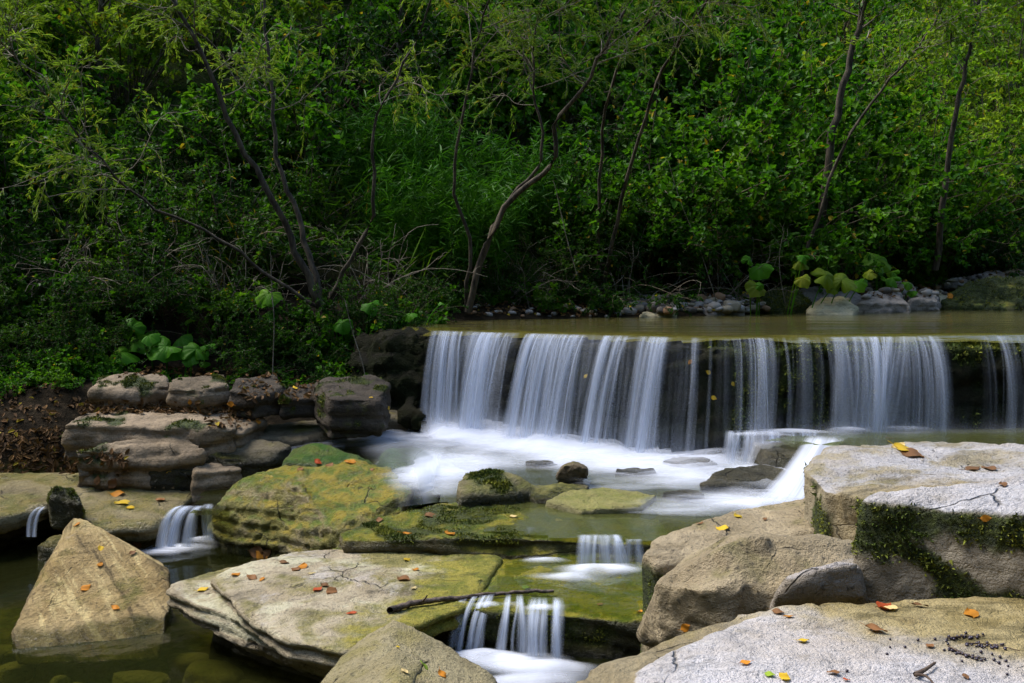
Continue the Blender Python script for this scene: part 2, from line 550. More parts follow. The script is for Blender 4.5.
def ground_z(x, y):
    x = np.asarray(x, float); y = np.asarray(y, float)
    P = np.stack((x, y, 0 * x), 1)
    n = fbm(P * .9, 4, 3); nf = fbm(P * 4, 3, 8)
    low = -.24 + .05 * n + .03 * nf
    mid = .22 + .05 * nf
    lo_mid = sstep(5.2, 6.0, y - .15 * n) * sstep(-1.7, -.9, x)
    z = low + (mid - low) * lo_mid
    # bank on the far side of the small pool
    lb = sstep(7.4, 8.3, y + .5 * sstep(-2.6, -4.2, x)) * sstep(-.9, -1.6, x)
    z = z + (.52 - z) * lb
    lb2 = sstep(8.2, 9.3, y + .9 * sstep(-2.6, -4, x)) * sstep(-.55, -1.2, x)
    lh = .95 + .42 * np.clip(y + .5 * sstep(-2.6, -4, x) - 9.15, 0, None) + .07 * nf
    z = np.where(lb2 > 0, np.maximum(z, lh * lb2 + z * (1 - lb2)), z)
    # bed of the pool above
    wy = weir_y(x)
    up = sstep(.35, .5, y - wy) * (x > -1.2)
    z = np.where((x > -1.2) & (y > wy + .2), np.maximum(z, 1.05 * up + z * (1 - up)), z)
    by = bank_y(x)
    bk = y - by
    bank = 1.26 + .30 * sstep(-.4, .9, bk) + .05 * nf
    z = np.where(y > wy + .5, np.maximum(z, np.where(bk > -.6, bank, -9)), z)
    # wooded slope
    slope = np.clip(bk - .8, 0, None)
    z = z + np.where(y > 8.8, slope * np.where(x < -1.0, .12, .42) + .25 * n * np.clip(slope, 0, 1.5) + .012 * slope ** 2 * (slope < 15) + 2.7 * (slope >= 15), 0)
    # unseen slopes beside and behind the camera, added to block low skylight
    side = np.maximum(np.clip(x - 5.2 - .45 * np.clip(y - 5, 0, None), 0, 14), np.clip(-x - 5.0 - .35 * np.clip(y - 6, 0, None), 0, 14)) * sstep(16, 10, y)
    back = np.clip(-y - 1.0, 0, 16)
    z = z + 1.15 * np.maximum(side, back) + .3 * n * sstep(.2, 1.5, np.maximum(side, back))
    return z

gx = np.concatenate((np.linspace(-60, -7, 30)[:-1], np.linspace(-7, 9, 321), np.linspace(9, 60, 30)[1:]))
gy = np.concatenate((np.linspace(-40, 2, 24)[:-1], np.linspace(2, 16, 281), np.linspace(16, 90, 50)[1:]))
X, Y = np.meshgrid(gx, gy)
gz = ground_z(X.ravel(), Y.ravel())
nx, ny = len(gx), len(gy)
ii = np.arange(nx * ny).reshape(ny, nx)
gf = np.stack((ii[:-1, :-1], ii[:-1, 1:], ii[1:, 1:], ii[1:, :-1]), -1).reshape(-1, 4)
gv = np.stack((X.ravel(), Y.ravel(), gz), 1)

def soil_mat():
    m, nt, out = new_mat('soil_and_stream_bed')
    g = G(nt)
    geo = g.node('ShaderNodeNewGeometry')
    P = geo.outputs['Position']
    sp = g.node('ShaderNodeSeparateXYZ', {'Vector': P})
    n1 = g.noise(P, 1.7, 6, .6); n2 = g.noise(P, 11, 6, .65); n3 = g.noise(P, 60, 4, .6)
    bed = g.mix(g.ramp(n2, .38, .62), (.045, .040, .010), (.12, .10, .03))
    soil = g.mix(g.ramp(n2, .4, .62), (.009, .007, .004), (.026, .019, .011))
    soil = g.mix(g.mul(g.ramp(n3, .55, .68), .5), soil, (.05, .032, .018))
    grn = g.mix(g.ramp(n2, .4, .6), (.012, .022, .005), (.028, .045, .008))
    soil = g.mix(g.ramp(g.add(sp.outputs[2], g.mul(n1, .8)), 2.0, 2.6), soil, grn)
    c = g.mix(g.ramp(g.add(sp.outputs[2], g.mul(g.add(n1, -.5), .2)), .36, .46), bed, soil)
    b = g.node('ShaderNodeBump', {'Height': g.add(n2, g.mul(n3, .5)), 'Strength': .7, 'Distance': .05})
    pb = g.node('ShaderNodeBsdfPrincipled', {'Base Color': c, 'Roughness': .95, 'Normal': b.outputs[0]})
    pb.inputs['Specular IOR Level'].default_value = .05
    nt.links.new(pb.outputs[0], out.inputs[0])
    return m

ground = obj('ground', mesh_np('ground', gv, [gf]), soil_mat())
tag(ground, kind='structure')
GROUND_BVH = BVHTree.FromPolygons([tuple(p) for p in gv], [tuple(f) for f in gf])

# ------------------------------------------------------------------ weir
wb = []
xs = list(WX[2:])
for a, b in zip(range(1, len(WX) - 1), range(2, len(WX))):
    q = []
    for i in (a, b):
        for z, dy in ((.1, -.10), (1.295, .0), (1.305, .06), (1.26, .75), (.1, .75)):
            q.append(np.array((WX[i], WY[i] + dy, z)))
    wb.append(q)
def weir_moss(v, n):
    f = fbm(v * np.array((5, 5, 2.)), 3, 77)
    top = sstep(1.18, 1.31, v[:, 2] + .12 * fbm(v * 7, 2, 5))
    lowr = sstep(-.05, .35, f) * .9 * sstep(.9, 1.3, v[:, 0])
    return np.clip(top + lowr, 0, 1) * sstep(1.45, 1.6, v[:, 0] + .15 * f) * (n[:, 1] < .3)
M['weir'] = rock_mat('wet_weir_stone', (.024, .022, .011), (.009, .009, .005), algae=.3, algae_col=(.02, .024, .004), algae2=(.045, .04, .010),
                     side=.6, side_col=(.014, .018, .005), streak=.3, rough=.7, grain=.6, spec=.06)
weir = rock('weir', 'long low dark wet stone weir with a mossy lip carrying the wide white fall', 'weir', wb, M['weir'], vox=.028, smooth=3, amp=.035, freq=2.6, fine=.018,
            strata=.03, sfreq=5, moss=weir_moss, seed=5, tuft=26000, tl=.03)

# ------------------------------------------------------------------ the rocks, one by one
def mossn(f=5., lo=-.05, hi=.2, seed=1, cond=None):
    def fn(v, n):
        m = sstep(lo, hi, fbm(v * f, 3, seed))
        return m * (cond(v, n) if cond else 1)
    return fn

# big flat slab in front of everything
m_front = rock_mat('pale_dry_slab_stone', (.40, .33, .20), (.26, .205, .11), algae=.40, algae_col=(.17, .14, .03), algae2=(.30, .235, .09), dry=.80, dry_col=(.60, .575, .585), side=.1, streak=.2, zone=(.8, 1.0, 3.10, .5, (.25, .19, .07), (.38, .30, .14), (.075, .06, .018)), dryz=.972, grain=.55)
front_slab = rock('rock_slab', 'broad flat slab with a whitish dry face, ochre back and scattered dark berries', 'rock', [
    slab([(572, 690, .93), (590, 668, .93), (640, 648, .94), (700, 633, .95), (748, 612, .98), (790, 612, .98), (840, 720, .96), (700, 900, .95), (520, 900, .92)], .5, -.02),
    slab([(636, 668, .99), (690, 647, 1.0), (738, 622, 1.005), (775, 608, 1.0), (860, 598, 1.0), (1040, 590, 1.0), (1250, 590, 1.0), (1400, 900, 1.0), (610, 900, 1.0), (620, 720, .99)], .5, -.02),
], m_front, vox=.016, smooth=4, amp=.012, freq=2.5, fine=.007, seed=21,
    moss=lambda v, n: sstep(.35, .1, v[:, 0]) * sstep(.93, .86, v[:, 2]) * sstep(-.1, .2, fbm(v * 8, 3, 4)), tuft=2500)

m_boul = rock_mat('mossy_boulder_stone', (.40, .34, .25), (.25, .21, .15), algae=.18, algae_col=(.20, .17, .05), algae2=(.28, .23, .10), dry=.84, dry_col=(.54, .52, .53), side=.08, streak=.25, grain=.6)
m_rear = rock_mat('rear_boulder_stone', (.38, .32, .21), (.25, .21, .13), algae=.42, algae_col=(.16, .14, .04), algae2=(.26, .21, .08), dry=.60, dry_col=(.50, .48, .49), side=.08, streak=.25, zone=(.0, -1.0, -4.10, .7, (.25, .19, .09), (.33, .265, .15), (.10, .08, .04)))
def boulder_moss(top, lo_amp, seed, thr=.02):
    def fn(v, n):
        f = fbm(v * np.array((2.6, 2.6, 2.6)), 4, seed)
        band = sstep(top - .02, top - .06, v[:, 2] - .05 * f) * sstep(.13, .06, np.abs(v[:, 2] - (top - .085) - .12 * f))
        blot = sstep(thr, thr + .12, f) * sstep(top - .05, top - .1, v[:, 2])
        side = sstep(.75, .45, n[:, 2])
        return np.clip(band * sstep(-.35, -.1, f) + blot + sstep(.99, .93, v[:, 2] - .07 * f), 0, 1) * side
    return fn
def near_moss(v, n):
    w1 = .07 * fbm(v * 7, 4, 14); w2 = .07 * fbm(v * 7, 4, 15)
    x, z = v[:, 0] + w1, v[:, 2] + w2
    m = sstep(1.13, 1.16, z) * sstep(-.5, -.1, fbm(v * 9, 3, 17) + .25)
    m = np.maximum(m, sstep(1.12, 1.09, x) * sstep(1.03, 1.06, z))
    m = np.maximum(m, sstep(.075, .045, np.abs(x - (1.15 + (1.11 - z) * .9))))
    m = np.maximum(m, sstep(1.025, 1.0, z) * sstep(1.20, 1.25, x))
    return m * sstep(.85, .55, n[:, 2]) * sstep(1.245, 1.225, v[:, 2])
rear_boulder = rock('boulder', 'pale topped blocky boulder set back beside the white chute, moss down its edge', 'boulder', [
    slab([(803, 468, 1.02), (822, 446, 1.04), (905, 440, 1.05), (1040, 445, 1.05), (1200, 460, 1.04), (1200, 500, 1.04), (980, 500, 1.02), (880, 500, 1.00), (822, 490, .99)], .65, -.03),
], m_rear, vox=.018, smooth=4, amp=.03, freq=2.6, fine=.008, seed=31, moss=lambda v, n: sstep(1.03, .98, v[:, 2]) * sstep(.72, .82, v[:, 2] - .18 * fbm(v * 5, 3, 3) + .03) * sstep(.8, .5, n[:, 2]) * sstep(-.25, .0, fbm(v * 6, 3, 9)), tuft=6000)
near_boulder = rock('boulder', 'large pale topped boulder with thick green moss over its front', 'boulder', [
    slab([(862, 502, 1.22), (876, 489, 1.25), (960, 482, 1.27), (1080, 478, 1.27), (1300, 490, 1.27), (1250, 540, 1.22), (1040, 522, 1.215), (930, 512, 1.20), (864, 508, 1.19)], .45, .03),
], m_boul, vox=.014, smooth=5, amp=.022, freq=3, fine=.007, seed=33, moss=near_moss, tuft=22000, tl=.014)

m_saddle = rock_mat('saddle_stone', (.40, .32, .20), (.27, .21, .12), algae=.40, algae_col=(.16, .14, .05), algae2=(.24, .20, .09), side=.15, side_col=(.13, .115, .05), streak=.12, grain=1.3)
rock('boulder', 'smooth tan saddle shaped boulder beside the small grey boulder', 'boulder', [
    pts((652, 580, .80), (668, 566, .83), (690, 566, .83), (716, 549, .92), (745, 536, .97), (772, 536, .97), (745, 575, .86), (710, 600, 3.5, 'D'), (640, 632, 3.8, 'D'), (662, 645, 3.55, 'D'), (735, 645, 3.35, 'D'), (760, 540, .5), (690, 545, .5)),
    pts((716, 548, .93), (745, 534, .97), (790, 541, .94), (862, 548, .92), (872, 556, .88), (800, 575, .86), (748, 585, .84), (735, 645, 3.35, 'D'), (800, 645, 3.25, 'D'), (880, 620, 3.2, 'D'), (850, 540, .5)),
    pts((652, 580, .80), (668, 566, .83), (690, 566, .84), (745, 575, .87), (640, 632, 3.75, 'D'), (662, 645, 3.48, 'D'), (735, 645, 3.28, 'D'), (700, 590, .82), (745, 590, .83), (640, 640, 4.0, 'D')),
    pts((700, 560, .86), (668, 570, .80), (745, 550, .92), (662, 645, 3.55, 'D'), (700, 600, 3.45, 'D'), (735, 645, 3.33, 'D'), (760, 590, .83), (720, 575, .85), (700, 640, 3.9, 'D')),
], m_saddle, vox=.014, smooth=7, amp=.035, freq=2.8, fine=.008, seed=41)
rock('boulder', 'flat topped tan boulder with a mossy end, behind the saddle boulder', 'boulder', [
    slab([(643, 552, .74), (652, 540, .75), (700, 521, .77), (760, 505, .78), (812, 496, .78), (860, 510, .8), (850, 525, .80), (760, 530, .78), (700, 552, .73), (655, 566, .71)], .65, .0),
], m_saddle, vox=.017, smooth=5, amp=.02, freq=3, fine=.007, seed=43,
    moss=lambda v, n: sstep(.72, .66, v[:, 2] + .05 * fbm(v * 9, 2, 2)) * sstep(-.25, .05, fbm(v * 6, 3, 8)) * sstep(.9, .7, n[:, 2]), tuft=7000)
m_small = rock_mat('small_grey_stone', (.33, .28, .22), (.22, .185, .14), algae=.15, dry=.55, dry_col=(.52, .50, .51), side=.05, streak=.08, grain=1.3)
rock('boulder', 'small rounded grey boulder with a whitish patch beside the saddle shaped boulder', 'boulder', [
    pts((775, 595, 1.0), (790, 578, 1.05), (830, 562, 1.08), (860, 562, 1.08), (866, 598, .98), (770, 615, .92), (780, 640, .6), (870, 640, .6), (870, 560, .7)),
], m_small, vox=.014, smooth=8, amp=.02, freq=3.5, fine=.005, seed=45)

m_mid = rock_mat('olive_tan_boulder_stone', (.34, .285, .16), (.24, .20, .10), algae=.45, algae_col=(.19, .165, .05), algae2=(.28, .23, .09), side=.1, streak=.12, wetz=0.0)
rock('boulder', 'smooth olive tan boulder with a humped ridge, nearest to the three small spouts', 'boulder', [
    slab([(395, 617, .50), (362, 634, .46), (330, 668, .40), (290, 720, .30), (330, 800, .38), (470, 800, .28), (520, 710, .2), (488, 668, .34), (440, 640, .42)], .7, .06),
    pts((330, 700, .42), (395, 640, .54), (430, 660, .48), (400, 760, .5)),
], m_mid, vox=.016, smooth=9, amp=.025, freq=2.6, fine=.005, seed=47)

# flat layered slab and the mossy shelf that runs on from it
m_layer = rock_mat('pale_layered_stone', (.46, .385, .26), (.30, .24, .15), algae=.50, algae_col=(.13, .12, .02), algae2=(.25, .21, .06), dry=.36, dry_col=(.58, .53, .50), side=.10, streak=.8, wetz=.0, zone=(1.0, -.25, -1.75, .9, (.12, .13, .008), (.27, .23, .03), (.05, .05, .008)))
layered = rock('rock_slab', 'flat pale layered slab overhanging the dark pool, with a heap of brown leaves', 'rock', [
    slab([(214, 575, .33), (250, 560, .34), (300, 549, .35), (420, 545, .34), (500, 556, .33), (470, 603, .31), (425, 612, .31), (345, 650, .30), (289, 640, .30), (240, 606, .32)], .10, .0),
    slab([(168, 586, .255), (200, 574, .26), (250, 562, .26), (480, 560, .25), (440, 612, .25), (345, 662, .22), (290, 642, .22), (236, 622, .23), (194, 604, .24)], .10, .0),
    slab([(220, 590, .15), (300, 570, .2), (440, 570, .2), (430, 618, .17), (345, 668, .10), (285, 650, .10), (235, 628, .12)], .16, .0),
], m_layer, vox=.015, smooth=3, amp=.014, freq=3, fine=.006, strata=.035, sfreq=16, seed=51)
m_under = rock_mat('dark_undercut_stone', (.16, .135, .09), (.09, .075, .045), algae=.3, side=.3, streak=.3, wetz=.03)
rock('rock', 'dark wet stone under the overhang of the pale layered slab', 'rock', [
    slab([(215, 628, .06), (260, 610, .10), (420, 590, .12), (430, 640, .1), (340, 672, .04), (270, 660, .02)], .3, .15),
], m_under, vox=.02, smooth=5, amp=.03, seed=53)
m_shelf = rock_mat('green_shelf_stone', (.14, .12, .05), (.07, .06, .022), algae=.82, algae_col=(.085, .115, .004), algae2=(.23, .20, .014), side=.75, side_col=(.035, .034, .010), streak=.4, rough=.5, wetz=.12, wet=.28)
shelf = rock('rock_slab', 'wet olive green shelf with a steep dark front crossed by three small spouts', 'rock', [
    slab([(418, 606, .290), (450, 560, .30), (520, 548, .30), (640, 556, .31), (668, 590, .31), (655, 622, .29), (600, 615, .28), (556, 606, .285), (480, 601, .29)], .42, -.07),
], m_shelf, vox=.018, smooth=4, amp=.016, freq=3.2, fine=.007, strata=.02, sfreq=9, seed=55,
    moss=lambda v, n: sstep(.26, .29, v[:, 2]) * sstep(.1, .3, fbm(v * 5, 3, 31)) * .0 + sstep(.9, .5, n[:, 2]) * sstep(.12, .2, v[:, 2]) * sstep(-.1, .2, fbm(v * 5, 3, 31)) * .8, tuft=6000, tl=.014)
m_ledge = rock_mat('mossy_ledge_stone', (.15, .125, .055), (.075, .06, .028), algae=.85, algae_col=(.085, .115, .004), algae2=(.22, .19, .014), side=.5, side_col=(.055, .055, .015), streak=.3, rough=.55, wet=.3)
rock('rock_slab', 'long low mossy ledge with an orange leaf on its edge, above the pale layered slab', 'rock', [
    slab([(338, 532, .42), (365, 520, .43), (405, 512, .44), (470, 499, .44), (520, 508, .44), (530, 538, .415), (450, 536, .42), (400, 538, .41), (345, 542, .40)], .30, -.02),
    slab([(450, 535, .42), (470, 508, .43), (560, 505, .42), (660, 520, .41), (680, 545, .40), (600, 541, .40), (520, 538, .41)], .30, -.01),
    slab([(330, 548, .33), (400, 542, .35), (540, 542, .35), (620, 550, .34), (600, 556, .33), (400, 553, .33)], .3, 0),
], m_ledge, vox=.016, smooth=3, amp=.022, freq=3.4, fine=.009, strata=.02, sfreq=12, seed=57,
    moss=lambda v, n: sstep(-.05, .22, fbm(v * 4.5, 3, 12)) * sstep(.36, .40, v[:, 2] + .03 * fbm(v * 9, 2, 3)) * sstep(.25, -.1, v[:, 0]) * .9, tuft=9000, tl=.013)

# boulders in and round the plunge pool
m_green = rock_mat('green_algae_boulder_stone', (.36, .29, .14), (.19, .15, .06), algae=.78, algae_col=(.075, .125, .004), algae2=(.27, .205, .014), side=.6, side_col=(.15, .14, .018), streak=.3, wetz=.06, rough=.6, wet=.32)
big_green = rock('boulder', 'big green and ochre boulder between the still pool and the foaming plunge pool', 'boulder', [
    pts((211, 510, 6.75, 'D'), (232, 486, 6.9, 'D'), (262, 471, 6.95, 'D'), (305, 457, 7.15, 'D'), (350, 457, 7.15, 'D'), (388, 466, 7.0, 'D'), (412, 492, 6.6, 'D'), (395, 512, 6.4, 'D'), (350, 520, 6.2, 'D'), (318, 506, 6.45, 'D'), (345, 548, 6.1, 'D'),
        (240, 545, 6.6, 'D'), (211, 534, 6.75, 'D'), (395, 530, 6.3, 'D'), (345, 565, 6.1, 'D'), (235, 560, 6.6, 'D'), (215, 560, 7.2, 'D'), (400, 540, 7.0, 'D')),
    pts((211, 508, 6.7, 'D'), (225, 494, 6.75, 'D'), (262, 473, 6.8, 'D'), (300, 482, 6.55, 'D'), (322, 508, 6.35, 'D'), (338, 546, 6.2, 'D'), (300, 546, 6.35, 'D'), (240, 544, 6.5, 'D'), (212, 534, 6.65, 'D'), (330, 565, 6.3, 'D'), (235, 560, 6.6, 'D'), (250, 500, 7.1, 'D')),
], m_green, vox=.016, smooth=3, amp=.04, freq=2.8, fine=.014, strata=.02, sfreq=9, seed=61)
rock('rock', 'bright green wet rock between the green boulder and the white foam', 'rock', [
    slab([(280, 462, .53), (292, 449, .56), (312, 446, .58), (338, 452, .56), (375, 462, .51), (350, 468, .49)], .3, .05, .04)],
    rock_mat('bright_green_wet_stone', (.09, .11, .02), (.05, .07, .012), algae=.6, algae_col=(.03, .10, .008), algae2=(.11, .14, .02), side=.6, side_col=(.04, .08, .012), rough=.3), vox=.02, smooth=5, amp=.02, seed=63)
m_hump = rock_mat('sunk_green_stone', (.05, .075, .03), (.03, .05, .02), algae=.5, algae_col=(.04, .09, .02), algae2=(.06, .09, .02), side=.5, side_col=(.03, .06, .02), rough=.25)
hump = rock('rock', 'dark green rounded rock under the glassy chute of water next to the green boulder', 'rock', [
    pts((372, 470, .50), (385, 450, .56), (412, 446, .56), (432, 456, .52), (445, 500, .30), (400, 512, .30), (370, 500, .3), (440, 480, .1), (380, 480, .1))], m_hump, vox=.02, smooth=8, amp=.02, seed=65)
m_pool = rock_mat('pool_rock_stone', (.22, .185, .09), (.13, .11, .05), algae=.6, algae_col=(.12, .12, .02), algae2=(.21, .19, .04), side=.4, side_col=(.06, .06, .02), wetz=.46, rough=.55)
rock('rock', 'low mossy rock with a dark front, between the glassy chute and the dark knob', 'rock', [
    slab([(456, 484, .56), (463, 473, .58), (490, 470, .59), (520, 478, .57), (545, 490, .50), (500, 495, .50), (460, 494, .52)], .2, .03),
    slab([(520, 486, .50), (560, 480, .51), (590, 484, .50), (575, 499, .475), (535, 498, .475)], .2, .03)], m_pool, vox=.017, smooth=4, amp=.02, fine=.01, seed=67,
    moss=lambda v, n: sstep(0, .25, fbm(v * 7, 3, 5)) * sstep(.2, .6, n[:, 2]) * sstep(0.12, -.1, v[:, 0]), tuft=3000)
rock('rock', 'small dark knob of rock standing up in the plunge pool', 'rock', [
    pts((554, 478, .50), (560, 465, .60), (574, 462, .62), (588, 468, .59), (590, 480, .5), (575, 486, .46), (558, 484, .46), (575, 470, .3))],
    rock_mat('dark_knob_stone', (.16, .12, .07), (.07, .055, .03), algae=.35, side=.3, wetz=.48), vox=.014, smooth=4, amp=.03, freq=5, fine=.012, seed=69)
rock('rock', 'flat smooth tan green rock awash in the plunge pool', 'rock', [
    slab([(545, 500, .478), (565, 489, .50), (605, 486, .505), (658, 493, .48), (640, 506, .475), (580, 509, .465)], .15, .06)],
    rock_mat('tan_green_stone', (.28, .25, .11), (.20, .18, .07), algae=.7, algae_col=(.19, .19, .04), algae2=(.28, .25, .08), side=.2, grain=.5, rough=.45), vox=.018, smooth=7, amp=.012, seed=71)
m_dark = rock_mat('dark_wet_stone', (.10, .085, .05), (.05, .045, .025), algae=.3, algae_col=(.06, .06, .02), algae2=(.10, .085, .03), side=.3, side_col=(.03, .03, .012), rough=.28, wetz=.47)
rock('rock', 'dark wet rock ringed by white foam below the weir', 'rock', [
    slab([(698, 484, .50), (718, 469, .56), (760, 464, .57), (792, 470, .55), (780, 487, .49)], .25, .1)], m_dark, vox=.02, smooth=6, amp=.02, seed=73)
rock('rock', 'long flat brown stone barely above the pool, in front of the dark foam ringed rock', 'rock', [
    slab([(660, 491, .485), (690, 488, .49), (705, 494, .48), (680, 497, .475)], .1, .05)], m_dark, vox=.014, smooth=3, amp=.015, seed=75)
for k, (a, b, c, e) in enumerate(((660, 455, 720, 465), (520, 458, 562, 464), (610, 466, 660, 471))):
    rock('rock', ('dark wet stone breaking the foam at the foot of the fall', 'low dark stone in the foam behind the mossy rock', 'flat dark stone awash behind the dark knob')[k], 'rock', [
        slab([(a, (b + e) / 2, .50), (a + 12, b, .52), (c - 14, b + 1, .52), (c, e - 2, .49), ((a + c) / 2, e + 2, .48)], .2, .05)], m_dark, vox=.02, smooth=6, amp=.015, seed=76 + k)
# ledge on the far right that the side stream runs over
rock('rock_ledge', 'dark wet ledge below the weir that the side stream drops from', 'rock', [
    slab([(742, 436, .62), (790, 430, .63), (1000, 428, .64), (1300, 430, .64), (1300, 470, .64), (840, 470, .60), (765, 452, .60)], .5, .0)], m_dark, vox=.03, smooth=4, amp=.025, seed=81)

# rocks by the still pool
m_wedge = rock_mat('tilted_slab_stone', (.42, .31, .14), (.25, .165, .055), algae=.45, algae_col=(.13, .115, .02), algae2=(.26, .18, .05), side=.35, side_col=(.17, .145, .03), dry=.12, streak=.95, wetz=.03, bedrot=(0, -.56, 0))
_wa, _wb, _wc = D(84, 519, 5.85), Z(155, 631, .01), Z(27, 643, .01)
_wn = np.cross(_wb - _wa, _wc - _wa)
def on_face(px, py, back=0.0):      # where the line of sight through an image point meets the flat sloping face
    d = ray(px, py); o = np.array((0, 0, CAMZ))
    p = o + d * (np.dot(_wn, _wa - o) / np.dot(_wn, d))
    return p + np.array((0, back, 0))
wedge = rock('rock_slab', 'big tilted wedge shaped slab standing in the still pool, yellow brown on its sloping face', 'rock', [
    [_wa, _wb, _wc, on_face(168, 572), on_face(170, 598), on_face(20, 665), on_face(158, 660),
     D(73, 518, 5.97), Z(11, 634, .05), D(38, 578, 5.72), D(160, 562, 6.0), D(171, 590, 5.9), Z(11, 640, -.3), Z(170, 620, -.3), D(74, 640, 6.2)]],
    m_wedge, vox=.013, smooth=2, amp=.009, freq=2.6, fine=.006, strata=.014, sfreq=13, bed=(.53, .1, .85), seed=91)
m_flat = rock_mat('flat_pool_stone', (.29, .235, .12), (.16, .125, .055), algae=.60, algae_col=(.11, .105, .018), algae2=(.21, .165, .045), side=.35, side_col=(.10, .09, .03), streak=.4, wetz=.09, rough=.6, wet=.3)
flat_mid = rock('rock_slab', 'flat olive slab with yellow leaves beside the little spout into the still pool', 'rock', [
    slab([(62, 492, .32), (120, 476, .35), (190, 472, .33), (205, 480, .31), (186, 498, .25), (172, 515, .22), (150, 524, .20), (100, 526, .20), (66, 512, .26)], .12, -.05),
    slab([(100, 500, .2), (180, 495, .2), (170, 520, .14), (155, 532, .1), (115, 536, .1)], .3, .03)], m_flat, vox=.018, smooth=4, amp=.03, freq=2.8, fine=.008, strata=.03, sfreq=11, seed=93)
rock('rock', 'upright dark mossy lump beside the tilted wedge slab', 'rock', [
    pts((46, 500, .36), (54, 487, .44), (74, 490, .42), (84, 505, .34), (82, 530, .15), (52, 530, .15), (60, 500, .0))],
    m_pool, vox=.016, smooth=4, amp=.03, freq=4, seed=95, moss=mossn(6, -.3, 0, 3, lambda v, n: sstep(.25, .32, v[:, 2] + .1 * n[:, 1])), tuft=4000)
flat_left = rock('rock_slab', 'tan slab with a dark undercut at the picture edge, leaf litter on its back', 'rock', [
    slab([(-120, 520, .30), (-100, 478, .36), (0, 474, .37), (60, 471, .37), (128, 472, .36), (105, 484, .33), (60, 492, .31), (46, 503, .30), (0, 517, .28)], .12, -.02)], m_flat, vox=.02, smooth=4, amp=.02, strata=.02, sfreq=10, seed=97)
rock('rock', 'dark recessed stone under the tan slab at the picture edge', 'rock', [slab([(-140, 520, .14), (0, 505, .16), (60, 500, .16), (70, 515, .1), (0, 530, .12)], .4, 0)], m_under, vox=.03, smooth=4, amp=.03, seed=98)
rock('rock', 'small tan stone at the foot of the tilted wedge, beside the thin trickle', 'rock', [
    slab([(36, 545, .10), (50, 535, .13), (85, 530, .13), (95, 545, .10), (60, 552, .06)], .25, .1)], m_flat, vox=.015, smooth=5, amp=.015, seed=99)
m_bank = rock_mat('bank_ledge_stone', (.29, .215, .135), (.13, .095, .055), algae=.2, algae_col=(.09, .085, .02), side=.18, side_col=(.085, .075, .035), streak=.55, bump=.7)
def spot(f, lo, hi, seed): return mossn(f, lo, hi, seed, lambda v, n: sstep(-.2, .3, n[:, 2]))
big_bank = rock('rock_ledge', 'thick two tiered bedded block on the bank, brown leaves littering its top', 'rock', [
    slab([(62, 424, .76), (75, 415, .80), (120, 408, .82), (200, 408, .80), (236, 414, .76), (235, 428, .72), (190, 430, .71), (140, 432, .70), (85, 430, .70)], .26, .03),
    slab([(72, 450, .60), (100, 440, .66), (180, 436, .66), (205, 450, .58), (160, 458, .54), (90, 458, .54)], .3, .0)], m_bank, vox=.02, smooth=5, amp=.04, freq=2.4, fine=.01, strata=.028, sfreq=7, seed=101, moss=spot(5, .28, .45, 7), tuft=2000)
rock('rock_ledge', 'rounded end of the bedded bank stone, dipping into the plunge pool', 'rock', [
    slab([(195, 422, .74), (215, 412, .77), (255, 410, .76), (262, 418, .72), (240, 434, .66), (205, 438, .64)], .3, .0)], m_bank, vox=.02, smooth=7, amp=.03, strata=.03, sfreq=8, seed=103)
for k, (pp, lab, dr) in enumerate((
    ([(90, 388, .98), (98, 377, 1.03), (130, 374, 1.05), (168, 375, 1.04), (170, 386, .98), (120, 392, .95)], 'pale brown block on the upper ledge under the big butterbur leaves', .2),
    ([(168, 386, 1.0), (172, 377, 1.04), (222, 375, 1.04), (229, 384, .99), (200, 391, .96)], 'squared pale block on the upper ledge with a dark mossy joint', .2),
    ([(230, 390, .96), (236, 378, 1.02), (275, 374, 1.02), (285, 386, .96), (255, 396, .92)], 'dark streaked stone on the upper ledge beside the hanging stalk', .22),
    ([(280, 396, .90), (290, 384, .96), (320, 382, .96), (322, 396, .88)], 'low dark stone on the upper ledge between two taller blocks', .2),
    ([(316, 385, .96), (326, 376, 1.02), (372, 374, 1.02), (388, 384, .98), (380, 398, .92), (330, 400, .92)], 'rounded grey stone at the foot of the dark bank next to the weir', .3))):
    rock('rock', lab, 'rock', [slab(pp, dr, .03)], m_bank if k < 2 else (M.setdefault('dbank', rock_mat('dark_bank_stone', (.10, .08, .058), (.05, .04, .03), algae=.3, side=.25, streak=.5, spec=.12))),
         vox=.018, smooth=5, amp=.03, fine=.01, strata=.02, sfreq=9, seed=110 + k, moss=spot(6, .2, .4, 3 + k), tuft=1200)
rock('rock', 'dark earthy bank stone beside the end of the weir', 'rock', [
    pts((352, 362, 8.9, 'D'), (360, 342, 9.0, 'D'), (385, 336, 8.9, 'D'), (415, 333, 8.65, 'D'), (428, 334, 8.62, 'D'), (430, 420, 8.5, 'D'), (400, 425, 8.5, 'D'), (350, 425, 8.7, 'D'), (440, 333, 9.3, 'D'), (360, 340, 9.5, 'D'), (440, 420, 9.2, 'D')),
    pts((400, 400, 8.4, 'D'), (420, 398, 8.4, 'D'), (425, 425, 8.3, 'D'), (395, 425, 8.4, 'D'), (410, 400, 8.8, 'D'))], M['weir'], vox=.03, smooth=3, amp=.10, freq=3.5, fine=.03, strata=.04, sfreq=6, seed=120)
m_flatl = rock_mat('low_wet_ledge_stone', (.17, .14, .085), (.10, .08, .045), algae=.45, algae_col=(.12, .11, .02), algae2=(.19, .155, .03), side=.3, wetz=.50, rough=.5)
